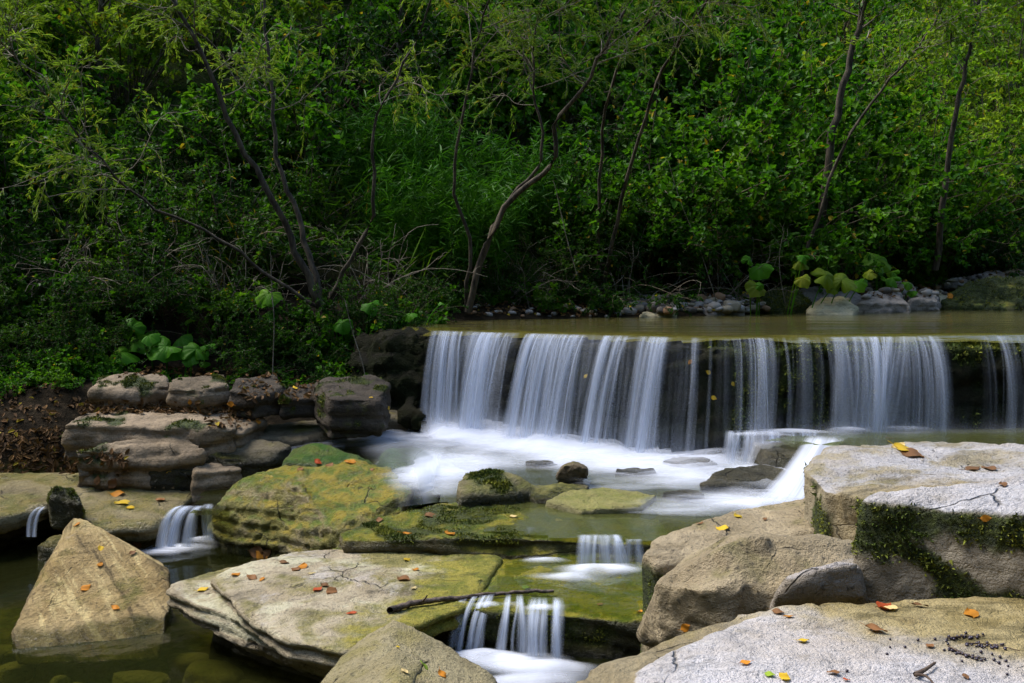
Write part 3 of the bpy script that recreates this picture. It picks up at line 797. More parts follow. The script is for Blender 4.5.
for k, (pp, lab) in enumerate((
    ([(250, 436, .60), (262, 425, .63), (330, 418, .64), (345, 428, .60), (300, 440, .56)], 'low wet ledge between the bank blocks and the foam'),
    ([(200, 452, .54), (205, 440, .60), (250, 438, .60), (292, 444, .57), (270, 458, .50), (225, 460, .50)], 'flat rock with ochre algae in front of the rounded bank stone'),
    ([(148, 472, .44), (160, 462, .47), (192, 461, .47), (198, 471, .43)], 'low tan stone at the foot of the bedded bank stone'),
    ([(192, 472, .44), (196, 464, .47), (240, 461, .47), (242, 470, .43)], 'pale squared stone behind the green boulder'),
    ([(340, 418, .66), (360, 408, .70), (400, 408, .70), (410, 418, .64)], 'dark low rock at the edge of the foam below the bank'))):
    rock('rock', lab, 'rock', [slab(pp, .25, .04)], m_flatl if k != 3 else m_bank, vox=.018, smooth=4, amp=.02, fine=.008, strata=.015, sfreq=10, seed=130 + k)

# rocks on the bank of the pool above
m_pale = rock_mat('pale_block_stone', (.55, .48, .30), (.40, .34, .19), algae=.2, algae_col=(.20, .18, .06), side=.15, wetz=ZU - .03)
m_gry = rock_mat('grey_bank_stone', (.38, .33, .28), (.24, .205, .175), algae=.1, side=.1, wetz=ZU - .02)
M['mossrock'] = rock_mat('moss_grown_stone', (.26, .22, .09), (.14, .13, .04), algae=.8, algae_col=(.10, .14, .012), algae2=(.27, .24, .03), side=.6, side_col=(.08, .10, .015))
mossy_top = lambda s: mossn(4, -.6, -.3, s, lambda v, n: sstep(-.1, .3, n[:, 2] + .3))
for k, (pp, lab, mt, ms, dr) in enumerate((
    ([(808, 313, 1.40), (813, 300, 1.53), (850, 298, 1.55), (859, 308, 1.46), (852, 316, 1.38), (820, 317, 1.38)], 'pale squared block at the waterline of the pool above the fall', m_pale, None, .25),
    ([(752, 304, 1.44), (765, 291, 1.56), (795, 289, 1.56), (814, 300, 1.46), (790, 308, 1.40)], 'dark mossy hump beside the pale squared block', M['mossrock'], mossy_top(2), .25),
    ([(940, 301, 1.44), (955, 287, 1.55), (990, 279, 1.63), (1070, 277, 1.65), (1080, 306, 1.42), (1000, 307, 1.40), (950, 306, 1.4)], 'wide mossy boulder beside the upper pool under a pale slab', M['mossrock'], mossy_top(6), .3),
    ([(925, 302, 1.44), (932, 295, 1.48), (950, 298, 1.47), (948, 306, 1.41)], 'small tan stone leaning against the wide mossy boulder', m_pale, None, .15),
    ([(856, 303, 1.45), (866, 295, 1.50), (900, 293, 1.52), (910, 303, 1.44)], 'long grey stone next to the pale squared block', m_gry, None, .2),
    ([(908, 300, 1.45), (914, 293, 1.50), (938, 291, 1.51), (940, 300, 1.45)], 'grey angular stone in front of the bank of the upper pool', m_gry, None, .15),
    ([(884, 292, 1.52), (892, 284, 1.57), (912, 283, 1.58), (916, 290, 1.53)], 'pale grey angular stone topping the small rock pile', m_gry, None, .15),
    ([(780, 296, 1.52), (800, 288, 1.56), (850, 292, 1.53), (880, 300, 1.46), (850, 303, 1.45)], 'long sloping grey slab behind the pale squared block', m_gry, None, .15),
    ([(640, 314, 1.41), (652, 304, 1.47), (668, 303, 1.47), (674, 312, 1.41)], 'rounded tan stone at the far waterline behind the main fall', m_pale, None, .15),
    ([(950, 281, 1.62), (985, 274, 1.67), (1080, 272, 1.69), (1080, 280, 1.66)], 'thin pale slab lying on top of the wide mossy boulder', m_gry, None, .1),
    ([(690, 306, 1.44), (700, 298, 1.5), (730, 297, 1.5), (742, 306, 1.44), (715, 312, 1.40)], 'brown angular stone among the pebbles of the far bank', m_gry, None, .15))):
    d0 = (11.6, 11.9, 13.0, 13.2, 12.2, 12.8, 13.2, 12.4, 11.0, 14.1, 11.4)[k]
    ya, yb = min(p[1] for p in pp), max(p[1] for p in pp)
    pp = [(p[0], p[1], d0 + .55 * (yb - p[1]) / (yb - ya), 'D') for p in pp]
    rock('rock', lab, 'rock', [slab(pp, dr, .10, .04)], mt, vox=.018, smooth=5, amp=.05, freq=4, fine=.014, seed=150 + k, moss=ms, tuft=3500, tl=.025)

# ------------------------------------------------------------------ water
def inpoly(x, y, poly):
    c = np.zeros(len(x), bool)
    n = len(poly)
    for i in range(n):
        x1, y1 = poly[i]; x2, y2 = poly[(i + 1) % n]
        k = (y1 > y) != (y2 > y)
        c ^= k & (x < (x2 - x1) * (y - y1) / (y2 - y1 + 1e-12) + x1)
    return c

def sheet_region(name, poly, zf, step, mat, kind='structure', a=None, label=None):
    p = np.array(poly)
    xs = np.arange(p[:, 0].min(), p[:, 0].max() + step, step); ys = np.arange(p[:, 1].min(), p[:, 1].max() + step, step)
    X, Y = np.meshgrid(xs, ys)
    x, y = X.ravel(), Y.ravel()
    idx = np.arange(len(x)).reshape(X.shape)
    f = np.stack((idx[:-1, :-1], idx[:-1, 1:], idx[1:, 1:], idx[1:, :-1]), -1).reshape(-1, 4)
    ins = inpoly(x, y, poly)
    f = f[ins[f].all(1)]
    used = np.unique(f); re = np.full(len(x), -1); re[used] = np.arange(len(used))
    x, y = x[used], y[used]
    V = np.stack((x, y, zf(x, y)), 1)
    me = mesh_np(name, V, [re[f]], uv=np.stack((x, y), 1), attrs=None if a is None else {'a': a(x, y)})
    o = obj(name, me, mat)
    tag(o, label, None, None, kind)
    return o

w_up = water_mat('upper_pool_water', (.62, .66, .34), (.17, .145, .025), murk=.50, rough=.12, wave=2.6, wstr=.45, stretch=(.35, 1.7, 1))
xs_ = np.linspace(-1.0, 9, 60)
poly = [(x, weir_y(x) + .04) for x in xs_] + [(9, 16), (-1.0, 11.5)]
sheet_region('upper_pool_water', poly, lambda x, y: ZU - .05 * sstep(.34, .0, y - weir_y(x) - .10 * vnoise(np.stack((x * 2.2, 0 * x, 0 * x), 1), 4)) - .012 * vnoise(np.stack((x * 7, 0 * x, 0 * x), 1), 9) * sstep(.3, .0, y - weir_y(x)) + .004 * fbm(np.stack((x * 2, y * 5, 0 * x), 1), 2, 1), .09, w_up)

w_low = water_mat('lower_pool_water', (.50, .52, .26), (.045, .05, .012), murk=.16, rough=.10, wave=5.0, wstr=.12)
sheet_region('lower_pool_water', [(-7, 2.0), (2.2, 2.0), (2.2, 5.2), (-.2, 5.6), (-.9, 6.6), (-1.3, 8.2), (-7, 8.4)],
             lambda x, y: ZL + .003 * fbm(np.stack((x * 3, y * 3, 0 * x), 1), 2, 1), .1, w_low)

w_mid = water_mat('plunge_pool_water', (.66, .70, .40), (.12, .13, .035), murk=.30, rough=.14, wave=3.5, wstr=.15)
def z_mid(x, y):
    return ZM + .022 * (y - 7.0).clip(-1.6, 1.5) + .006 * fbm(np.stack((x * 2, y * 3, 0 * x), 1), 2, 2)
e1 = [Z(px, py, .41) for px, py in ((455, 531), (520, 538), (560, 541), (605, 541), (645, 545))]
poly = [(p[0], p[1]) for p in e1] + [(1.1, 5.3), (1.5, 5.6), (2.2, 6.5), (2.6, 8.6), (-1.0, 9.2), (-1.9, 8.0), (-1.3, 7.4), (-.9, 6.9), (-.5, 6.3)]
sheet_region('plunge_pool_water', poly, z_mid, .06, w_mid)
# still strip between the flat slab and the green boulder, a little higher than the lower pool
sheet_region('side_pool_water', [tuple(Z(px, py, .32)[:2]) for px, py in ((186, 512), (206, 478), (236, 466), (292, 462), (262, 486), (214, 514))],
             lambda x, y: .30 + 0 * x, .05, w_low)
w_shelf = water_mat('shelf_water', (.80, .85, .55), (.15, .16, .04), murk=.12, rough=.12, wave=6.0, wstr=.2)
sheet_region('shelf_water', [tuple(Z(px, py, .31)[:2]) for px, py in ((470, 606), (508, 560), (560, 550), (640, 555), (650, 590), (640, 618), (598, 614), (550, 605), (500, 601))],
             lambda x, y: .312 + .004 * fbm(np.stack((x * 5, y * 5, 0 * x), 1), 2, 2), .04, w_shelf)
# side stream on the ledge
sheet_region('side_stream_water', [tuple(Z(px, py, .66)[:2]) for px, py in ((760, 442), (800, 430), (1100, 428), (1100, 448), (900, 448), (820, 446))],
             lambda x, y: .665 + 0 * x, .05, w_mid)

sheet_region('lower_pool_water', [tuple(Z(px, py, .10)[:2]) for px, py in ((440, 640), (640, 640), (640, 760), (400, 760))], lambda x, y: .10 + 0 * x, .04, w_low)

class Silk:
    def __init__(self):
        self.v, self.f, self.uv, self.a, self.n = [], [], [], [], 0
    def grid(self, P, A, U, V):
        """P (r,c,3)"""
        r, c = P.shape[:2]
        i = np.arange(r * c).reshape(r, c) + self.n
        self.f.append(np.stack((i[:-1, :-1], i[:-1, 1:], i[1:, 1:], i[1:, :-1]), -1).reshape(-1, 4))
        self.v.append(P.reshape(-1, 3)); self.a.append(A.ravel()); self.uv.append(np.stack((U.ravel(), V.ravel()), 1))
        self.n += r * c
    def build(self, name, mat, label=None):
        me = mesh_np(name, np.concatenate(self.v), [np.concatenate(self.f)], uv=np.concatenate(self.uv), attrs={'a': np.concatenate(self.a)})
        return tag(obj(name, me, mat), label, None, None, 'structure')

def strand(S_, top, bot, w0, w1, out, op, rng, lip=.10, nv=18, nu=7, fade0=.0, pw=1.55):
    """one strand of falling water: slides over the lip, then falls in an arc"""
    top = np.asarray(top, float); bot = np.asarray(bot, float)
    t = np.linspace(0, 1, nv)[:, None]; s = np.linspace(-1, 1, nu)[None, :]
    drop = top[2] - bot[2]
    cx = top[0] + (bot[0] - top[0]) * t ** .9
    # horizontal travel first, then gravity
    fy = top[1] + (bot[1] - out - top[1]) * (1 - (1 - t) ** 2.0)
    z = top[2] - drop * t ** pw
    wd = (w0 + (w1 - w0) * t) / 2
    wob = .012 * np.sin(t * rng.uniform(2, 5) + rng.uniform(0, 6)) * t
    P = np.zeros((nv, nu, 3))
    P[..., 0] = cx + wob + wd * s
    P[..., 1] = fy + .35 * wd * s ** 2 + 0 * s
    P[..., 2] = z + 0 * s
    A = op * (1 - np.abs(s)) ** .9 * (1.15 + 0 * s) * (sstep(0, .06 + fade0, t) * .75 + .25 * t) + 0 * t
    U = rng.uniform(0, 50) + s * (w0 + w1) * .25 + 0 * t; V = t * drop + rng.uniform(0, 9) + 0 * s
    S_.grid(P, A, U, V)

rng = np.random.default_rng(4)
fall = Silk(); mist = Silk()
def X_at(px, d): return (px - 512) / FPX * d
# opacity of the fall along the crest, as seen from in front (image column, opacity)
OPX = (424, 430, 440, 470, 520, 560, 600, 640, 690, 704, 709, 716, 735, 742, 760, 776, 784, 792, 806, 812, 834, 840, 856, 872, 900, 906, 940, 945, 960, 1000, 1003, 1008, 1012, 1150)
OPV = (.05, .35, .80, .95, 1.0, 1.0, .95, .90, .85, .70, .40, .16, .16, .50, .60, .55, .30, .25, .30, .16, .16, .45, .62, .72, .72, .52, .45, .28, .16, .14, .35, .35, .14, .12)
def base_z(px):
    return np.interp(px, (424, 560, 700, 735, 745, 1200), (.55, .48, .41, .43, .62, .66))
xl, xr = X_at(424, 8.6), X_at(1030, 7.9)
px_of = lambda x: 512 + x / weir_y(x) * FPX
n_st = 620
for k in range(n_st):
    x = rng.uniform(xl, xr)
    px = px_of(x); op = np.interp(px, OPX, OPV)
    if rng.uniform() > op * 1.15 + .02: continue
    y = weir_y(x)
    wdt = rng.choice((.016, .035, .07, .11, .16), p=(.34, .32, .22, .09, .03))
    cl = .5 + 1.3 * float(vnoise(np.array([[x * 6.0, 3.3, 1.7]]), 8)[0])
    if rng.uniform() > cl + .40 - .25 * sstep(540, 600, px): continue
    lean = -.06 - .16 * sstep(440, 520, px) * sstep(760, 640, px) - .16 * sstep(872, 902, px) * sstep(925, 905, px) + .03 * rng.normal()
    out = rng.uniform(.10, .22)
    strand(fall, (x, y + .10, ZU + .0), (x + lean, y - .16, base_z(px) - .02), wdt * .9, wdt * rng.uniform(.9, 1.7), out * .6, op * rng.uniform(.2, .8), rng)
# a thin continuous veil under the strands
nu, nv = 420, 22
ux = np.linspace(xl, xr, nu); tv = np.linspace(0, 1, nv)[:, None]
opx = np.interp(px_of(ux), OPX, OPV)
bz = base_z(px_of(ux))
rough_u = .03 * fbm(np.stack((ux * 9, 0 * ux, 0 * ux), 1), 3, 6)
P = np.zeros((nv, nu, 3))
P[..., 0] = ux - (.05 + .08 * sstep(440, 520, px_of(ux)) * sstep(760, 640, px_of(ux))) * tv
P[..., 1] = weir_y(ux) + .10 - (.33 + rough_u) * (1 - (1 - tv) ** 2)
P[..., 2] = ZU + .004 - (ZU - bz + .02) * tv ** 1.55
A = opx ** 2.4 * (.36 - .08 * tv) * np.clip(.50 + 1.3 * fbm(np.stack(((ux * 9 + 1.2 * tv).ravel(), (tv * .5 + 0 * ux).ravel(), 0 * (tv + ux).ravel()), 1), 3, 44).reshape(nv, nu), .05, 1.3) * sstep(0, .08, tv) + .35 * opx * sstep(.72, 1, tv)
fall.grid(P, A, ux + 0 * tv, tv * .9 + 0 * ux)
m_silk = silk_mat('falling_water', (.72, .78, .90), k=.8, us=26, vs=.45, lo=.28, hi=.74)
# spray hanging round the foot of the fall
sv = np.linspace(0, 1, 12)[:, None]
P = np.zeros((12, nu, 3)); pxu = px_of(ux)
hgt = (1 - .45 * sstep(520, 650, px_of(ux))) * (.24 + .10 * vnoise(np.stack((ux * 2.5, 0 * ux, 0 * ux), 1), 3) + .05 * vnoise(np.stack((ux * 7, 0 * ux, 0 * ux), 1), 5))
for q in range(2):
    P = P.copy()
    P[..., 0] = ux + 0 * sv
    P[..., 1] = weir_y(ux) - .42 - .12 * q + (.20 + .1 * q) * sv ** .6
    P[..., 2] = bz - .01 + hgt * (1 - .35 * q) * sv
    A = (.75 - .15 * q) * np.interp(pxu, (424, 440, 690, 712, 735, 780, 840, 905, 925), (.2, 1, .95, .25, .45, .35, .4, .35, .1)) * (1 - sv) ** 1.3 * sstep(0, .1, sv + .05)
    mist.grid(P, A, ux + 0 * sv, sv * .3 + 0 * ux)
fall.build('waterfall', m_silk, 'wide veil of silky white water pouring over the weir')

# ------------------------------------------------------------------ foam
mist.build('spray', silk_mat('spray', (.84, .87, .95), k=.3, us=5, vs=6, lo=.2, hi=.8))
m_foam = silk_mat('foam', (.84, .87, .95), k=.5, us=1.5, vs=5.0, lo=.30, hi=.62)
def gauss(x, y, c, sx, sy, rot=0):
    dx, dy = x - c[0], y - c[1]
    cr, sr = math.cos(rot), math.sin(rot)
    u_, v_ = dx * cr + dy * sr, -dx * sr + dy * cr
    return np.exp(-(u_ / sx) ** 2 - (v_ / sy) ** 2)
def at(px, py, z=.48): return Z(px, py, z)
FB = [  # centre (image point on the pool surface), size across, size along the view, turn, strength
    (at(455, 437), .62, .45, 0, 1.0), (at(520, 448), .60, .45, -.2, 1.15), (at(590, 458), .6, .35, -.2, 1.1), (at(655, 466), .55, .3, -.2, .95),
    (at(705, 474), .5, .26, 0, .8), (at(770, 480), .3, .5, .0, 1.0), (at(735, 497), .42, .16, 0, .95), (at(395, 434), .55, .4, 0, .95), (at(345, 442), .45, .3, 0, .75),
    (at(430, 470), .30, .55, .2, .9), (at(470, 462), .45, .3, .4, .8), (at(680, 505), .35, .12, 0, .55), (at(300, 452), .3, .15, .0, .35), (at(790, 462), .3, .3, 0, .9), (at(650, 484), .5, .08, 0, .35)]
def foam_a(x, y):
    a = 0 * x
    for c, sx, sy, ro, k in FB:
        a = np.maximum(a, k * gauss(x, y, c, sx, sy, ro) + .45 * np.minimum(a, k * gauss(x, y, c, sx, sy, ro)))
    wf = weir_y(x) - y
    pxx = 512 + x / np.maximum(y, 1) * FPX
    a = a + .9 * sstep(.75, .2, wf) * sstep(425, 440, pxx) * sstep(760, 700, pxx)
    q = np.stack((x * 1.6, y * 3.2, 0 * x), 1)
    a = a * (.72 + .75 * fbm(q, 4, 15)) - .10
    return np.clip(a * 1.55, 0, .98)
def foam_z(k):
    def fz(x, y):
        wf = weir_y(x) - y
        pxx = 512 + x / np.maximum(y, 1) * FPX
        heap = sstep(.70, .1, wf) * sstep(425, 440, pxx) * sstep(770, 700, pxx)
        return z_mid(x, y) + .012 + k * .02 + heap * (.05 + .03 * k) * (1 - .85 * sstep(500, 640, pxx)) + .02 * (k + .5) * fbm(np.stack((x * 4, y * 4, 0 * x), 1), 3, 31 + k)
    return fz
fpoly = [(-2.1, 6.6), (-1.1, 5.9), (.3, 5.9), (2.4, 5.6), (2.5, 8.0)] + [(x, weir_y(x) - .12) for x in np.linspace(2.4, -.75, 20)] + [(-1.0, 8.7), (-2.1, 8.4)]
for k in range(3):
    sheet_region('foam', fpoly, foam_z(k), .045, m_foam, a=(lambda k: (lambda x, y: foam_a(x, y) * (1, .6, .4)[k]))(k))

def patch(S_, c, rx, ry, h, op, rng, rot=0.0):
    r = np.linspace(0, 1, 14)[:, None]; th = np.linspace(0, 2 * np.pi, 33)[None, :]
    wob = 1 + .18 * np.sin(th * 2 + rng.uniform(0, 6)) + .1 * np.sin(th * 3 + rng.uniform(0, 6))
    x = r * np.cos(th) * rx * wob; y = r * np.sin(th) * ry * wob
    P = np.zeros(x.shape + (3,))
    P[..., 0] = c[0] + x * math.cos(rot) - y * math.sin(rot); P[..., 1] = c[1] + x * math.sin(rot) + y * math.cos(rot)
    P[..., 2] = c[2] + h * (1 - r ** 2)
    S_.grid(P, op * 1.15 * np.clip(1 - r ** 2, 0, 1) ** 1.5 * np.clip(.75 + .5 * vnoise(np.stack((P[..., 0].ravel() * 9, P[..., 1].ravel() * 9, 0 * P[..., 0].ravel()), 1), 5).reshape(P.shape[:2]), 0, 1) + 0 * th, P[..., 0], P[..., 1])

def spouts(items, label, name='waterfall'):
    s = Silk()
    for top, bot, w0, w1, n, op in items:
        top, bot = np.asarray(top), np.asarray(bot)
        for k in range(n):
            o0 = rng.uniform(-.5, .5); o1 = o0 + rng.normal(0, .08)
            ww = w0 / max(1, n ** .6) * rng.uniform(.5, 1.4)
            strand(s, top + np.array((o0 * w0, .03, .025)), bot + np.array((o1 * w1, 0, 0)), ww, ww * rng.uniform(.9, 1.5) * w1 / w0, .0, op * rng.uniform(.6, 1), rng, nv=16, nu=7, pw=2.4, fade0=.14)
    s.build(name, m_silk, label)

# little fall from the mossy ledge
spouts([(Z(598, 540, .43), Z(598, 566, .31), .22, .26, 9, .9), (Z(628, 545, .42), Z(630, 565, .31), .14, .16, 5, .6), (Z(530, 533, .43), Z(527, 553, .31), .06, .08, 3, .35)],
       'short white fall from the mossy ledge onto the shelf')
# three small spouts from the shelf
spouts([(D(486, 600, 4.74), D(470, 650, 4.56), .10, .13, 9, .9), (D(514, 601, 4.72), D(509, 653, 4.52), .085, .12, 7, .85), (D(546, 604, 4.68), D(541, 660, 4.46), .17, .20, 13, .95), (D(466, 601, 4.74), D(456, 648, 4.58), .03, .06, 3, .4)],
       'three small white spouts falling from the green shelf')
# spout into the still pool, and the trickle further along
spouts([(D(193, 510, 6.6), D(176, 547, 6.5), .17, .26, 12, .9), (D(206, 508, 6.65), D(205, 540, 6.55), .08, .12, 5, .6)], 'little white spout falling into the still pool')
spouts([(D(43, 511, 6.45), D(31, 537, 6.4), .06, .09, 5, .8)], 'thin white trickle beside the tilted wedge')
# curtain from the side ledge and the chute beside the pale boulder
it = [(Z(px, 434, .66), Z(px - 3, 464, .47), .16, .18, 5, .85) for px in (742, 762, 784, 806)]
rows = np.array([[PT(p) for p in r] for r in ([(806, 434, .68), (826, 434, .68), (848, 436, .68)], [(800, 444, .66), (820, 447, .665), (840, 450, .64)], [(786, 464, .58), (806, 470, .58), (826, 474, .56)], [(764, 490, .49), (792, 494, .50), (818, 496, .49)], [(742, 505, .475), (780, 508, .475), (812, 508, .475)])])
def dense0(C, n):
    t = np.linspace(0, len(C) - 1, n); i = np.minimum(t.astype(int), len(C) - 2); f = (t - i).reshape(-1, *([1] * (C.ndim - 1)))
    return C[i] * (1 - f) + C[i + 1] * f
Cc = np.swapaxes(dense0(np.swapaxes(dense0(rows, 26), 0, 1), 17), 0, 1)
for _ in range(5):
    Cc[1:-1] = (Cc[:-2] + Cc[2:] + 2 * Cc[1:-1]) / 4
ch = Silk(); t_ = np.linspace(0, 1, 26)[:, None]; s_ = np.linspace(-1, 1, 17)[None, :]
ch.grid(Cc, 1.05 * (1 - np.abs(s_) ** 2.5) * sstep(0, .15, t_) * sstep(1, .75, t_), s_ * .5 + 0 * t_, t_ + 0 * s_)
ch.build('waterfall', silk_mat('chute_water', (.78, .82, .93), k=.45, us=7, vs=.6), 'slanting white chute beside the pale topped boulder')
spouts(it, 'low white curtain from the side ledge')
fm = Silk()
for px, py, z, rx, ry, h, op in ((488, 604, .318, .06, .05, .004, .4), (514, 604, .318, .05, .05, .004, .4), (545, 607, .318, .10, .05, .004, .5), (598, 570, .325, .20, .13, .02, .9), (570, 577, .322, .17, .08, .01, .7), (545, 560, .322, .14, .05, .01, .5),
                                 (500, 660, .12, .24, .12, .02, .9), (535, 668, .12, .22, .12, .02, .95), (475, 656, .12, .12, .10, .02, .8), (530, 684, .11, .26, .14, .02, .7),
                                 (178, 548, .02, .20, .12, .02, .9), (160, 552, .02, .16, .08, .01, .7), (205, 540, .03, .14, .10, .02, .6),
                                 (24, 538, .03, .12, .06, .01, .6), (790, 432, .68, .34, .10, .02, .6), (760, 435, .67, .25, .08, .02, .5), (850, 430, .675, .2, .08, .02, .7), (900, 429, .675, .3, .05, .02, .4),
                                 (770, 505, .47, .35, .2, .02, .8)):
    for q in range(2):
        patch(fm, Z(px, py, z + .006 * q), rx * (1.2 - .25 * q), ry * (1.2 - .25 * q), h * .6 * (1 + q), op * .8, rng)
fm.build('foam', m_foam)
# glassy chute over the rounded green rock
m_glass = silk_mat('smooth_running_water', (.80, .84, .93), k=.22, us=2.2, vs=1.2, lo=.25, hi=.75)
gl = Silk()
rows = [[(352, 448, .60), (385, 440, .60), (420, 436, .60), (450, 440, .56)],
        [(362, 456, .60), (388, 450, .61), (414, 446, .61), (444, 452, .57)],
        [(378, 470, .57), (396, 462, .60), (414, 462, .60), (436, 470, .54)],
        [(388, 490, .46), (400, 486, .50), (418, 486, .50), (434, 490, .44)],
        [(395, 508, .36), (408, 506, .38), (424, 504, .38), (440, 502, .36)]]
C = np.array([[PT(p) for p in r] for r in rows])
def dense(C, n):
    t = np.linspace(0, len(C) - 1, n); i = np.minimum(t.astype(int), len(C) - 2); f = (t - i)
    f = f.reshape(-1, *([1] * (C.ndim - 1)))
    return C[i] * (1 - f) + C[i + 1] * f
C = dense(C, 24); C = np.swapaxes(dense(np.swapaxes(C, 0, 1), 24), 0, 1)
for _ in range(4):
    C[1:-1, 1:-1] = (C[:-2, 1:-1] + C[2:, 1:-1] + C[1:-1, :-2] + C[1:-1, 2:]) / 4
tt = np.linspace(0, 1, 24)[:, None]; ss = np.linspace(0, 1, 24)[None, :]
gl.grid(C, ((.10 + .70 * sstep(.5, .95, ss) * sstep(.1, .55, tt) + .20 * sstep(.35, 0, tt)) * sstep(0, .3, ss) * sstep(0, .2, tt) * (1 - .6 * sstep(.9, 1, ss))), ss + 0 * tt, tt * .6 + 0 * ss)
gl.build('waterfall', m_glass, 'glassy chute of water over the dark green rounded rock')

# ------------------------------------------------------------------ plants
def tubes(P, r0, r1, sides=5):
    """P (n,K,3) polylines -> verts, quads"""
    n, K = P.shape[:2]
    T = unit(np.gradient(P, axis=1))
    ref = np.where(np.abs(T[..., 2:3]) > .9, np.array((1., 0, 0)), np.array((0, 0, 1.)))
    U = unit(np.cross(T, ref)); W = np.cross(T, U)
    th = np.arange(sides) / sides * 2 * np.pi
    r = (np.asarray(r0).reshape(-1, 1) + (np.asarray(r1).reshape(-1, 1) - np.asarray(r0).reshape(-1, 1)) * np.linspace(0, 1, K)[None, :])
    r = np.broadcast_to(r, (n, K))
    V = P[:, :, None, :] + r[:, :, None, None] * (U[:, :, None, :] * np.cos(th)[None, None, :, None] + W[:, :, None, :] * np.sin(th)[None, None, :, None])
    i = np.arange(n * K * sides).reshape(n, K, sides)
    j = np.roll(i, -1, axis=2)
    F = np.stack((i[:, :-1], j[:, :-1], j[:, 1:], i[:, 1:]), -1).reshape(-1, 4)
    return V.reshape(-1, 3), F

def tube_mesh(name, groups):
    vs, fs, n = [], [], 0
    for P, r0, r1, s in groups:
        v, f = tubes(P, r0, r1, s)
        vs.append(v); fs.append(f + n); n += len(v)
    return mesh_np(name, np.concatenate(vs), [np.concatenate(fs)])

def leaf_mesh(name, pos, d, nrm, L, W, fold=.18, droop=.15):
    """ovate leaves, each two quads folded along the midrib"""
    d = unit(d); nrm = unit(nrm - d * (nrm * d).sum(1, keepdims=True)); s = np.cross(d, nrm)
    L = np.asarray(L).reshape(-1, 1); W = np.asarray(W).reshape(-1, 1)
    b = pos; t = pos + d * L - nrm * L * droop
    up = nrm * W * fold
    l1 = pos + d * L * .30 + s * W * .46 + up; l2 = pos + d * L * .68 + s * W * .36 + up * .7 - nrm * L * droop * .45
    r1 = pos + d * L * .30 - s * W * .46 + up; r2 = pos + d * L * .68 - s * W * .36 + up * .7 - nrm * L * droop * .45
    V = np.stack((b, l1, l2, t, r2, r1), 1).reshape(-1, 3)
    o = (np.arange(len(pos)) * 6)[:, None]
    F = np.concatenate((o + np.array((0, 3, 2, 1)), o + np.array((0, 5, 4, 3))))
    return mesh_np(name, V, [F], smooth=False)

def rdir(rng, n):
    return unit(rng.normal(0, 1, (n, 3)))

def along(P, idx, t):
    """points and tangents on polylines P[idx] at 0..1"""
    K = P.shape[1]
    f = t * (K - 1); i = np.minimum(f.astype(int), K - 2); g = (f - i)[:, None]
    a, b = P[idx, i], P[idx, i + 1]
    return a * (1 - g) + b * g, unit(b - a)

def grow(rng, P, per, t0, t1, ln, K, fwd=.5, rand=.9, up=.15, droop=.2, taper=.5, wob=.06):
    """side shoots on polylines"""
    n = len(P) * per
    idx = np.repeat(np.arange(len(P)), per); t = rng.uniform(t0, t1, n)
    o, tg = along(P, idx, t)
    d = unit(tg * fwd + rdir(rng, n) * rand + np.array((0, 0, up)))
    L = ln * rng.uniform(.55, 1.25, n) * (1 - taper * t)
    s = np.linspace(0, 1, K)[None, :, None]
    Q = o[:, None, :] + d[:, None, :] * L[:, None, None] * s
    Q = Q - np.array((0, 0, 1.)) * (droop * L)[:, None, None] * s ** 2
    Q = Q + (rdir(rng, n) * (wob * L)[:, None])[:, None, :] * np.sin(s * rng.uniform(3, 7, (n, 1, 1)))
    return Q

def leafage(rng, P, per, L, W, t0=.1, fwd=.5, rand=.8, nup=1.0, down=0.0):
    n = len(P) * per
    idx = np.repeat(np.arange(len(P)), per); t = rng.uniform(t0, 1, n)
    o, tg = along(P, idx, t)
    d = unit(tg * fwd + rdir(rng, n) * rand + np.array((0, 0, -down)))
    nr = np.array((0, 0, 1.)) * nup + rng.normal(0, .55, (n, 3))
    k = rng.uniform(.65, 1.25, n)
    return o, d, nr, L * k, W * k * rng.uniform(.85, 1.15, n)

def bezier_path(p, K):
    p = np.asarray(p, float)
    # Catmull-Rom through the points
    q = np.concatenate((p[:1] * 2 - p[1:2], p, p[-1:] * 2 - p[-2:-1]))
    t = np.linspace(0, len(p) - 1 - 1e-6, K); i = t.astype(int); f = (t - i)[:, None]
    a, b, c, d = q[i], q[i + 1], q[i + 2], q[i + 3]
    return .5 * (2 * b + (c - a) * f + (2 * a - 5 * b + 4 * c - d) * f ** 2 + (3 * b - 3 * c + d - a) * f ** 3)

M['bark'] = simple_mat('bark', (.022, .017, .011), (.085, .066, .044), 18, .9, .8, .3)
M['twig'] = simple_mat('grey_twig_bark', (.09, .075, .05), (.22, .19, .14), 25, .85, .4, .4)
M['stem'] = simple_mat('shrub_stem', (.05, .045, .025), (.12, .09, .055), 20, .85, .4, .4)
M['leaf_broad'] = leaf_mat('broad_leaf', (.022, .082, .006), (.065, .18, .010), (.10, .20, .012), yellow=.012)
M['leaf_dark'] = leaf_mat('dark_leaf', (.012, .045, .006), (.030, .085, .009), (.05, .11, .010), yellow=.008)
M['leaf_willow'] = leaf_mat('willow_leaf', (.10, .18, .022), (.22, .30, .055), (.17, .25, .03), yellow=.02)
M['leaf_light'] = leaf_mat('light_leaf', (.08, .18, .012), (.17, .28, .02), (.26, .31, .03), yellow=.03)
M['leaf_big'] = leaf_mat('butterbur_leaf', (.055, .20, .010), (.09, .27, .014), (.16, .27, .018), yellow=.0, veins=(.16, .25, .05))
M['leaf_old'] = leaf_mat('yellowing_butterbur_leaf', (.12, .22, .014), (.20, .26, .018), (.28, .25, .025), yellow=.0, veins=(.24, .27, .06))
M['horsetail'] = leaf_mat('horsetail_green', (.03, .11, .010), (.06, .17, .014), None, yellow=.0)
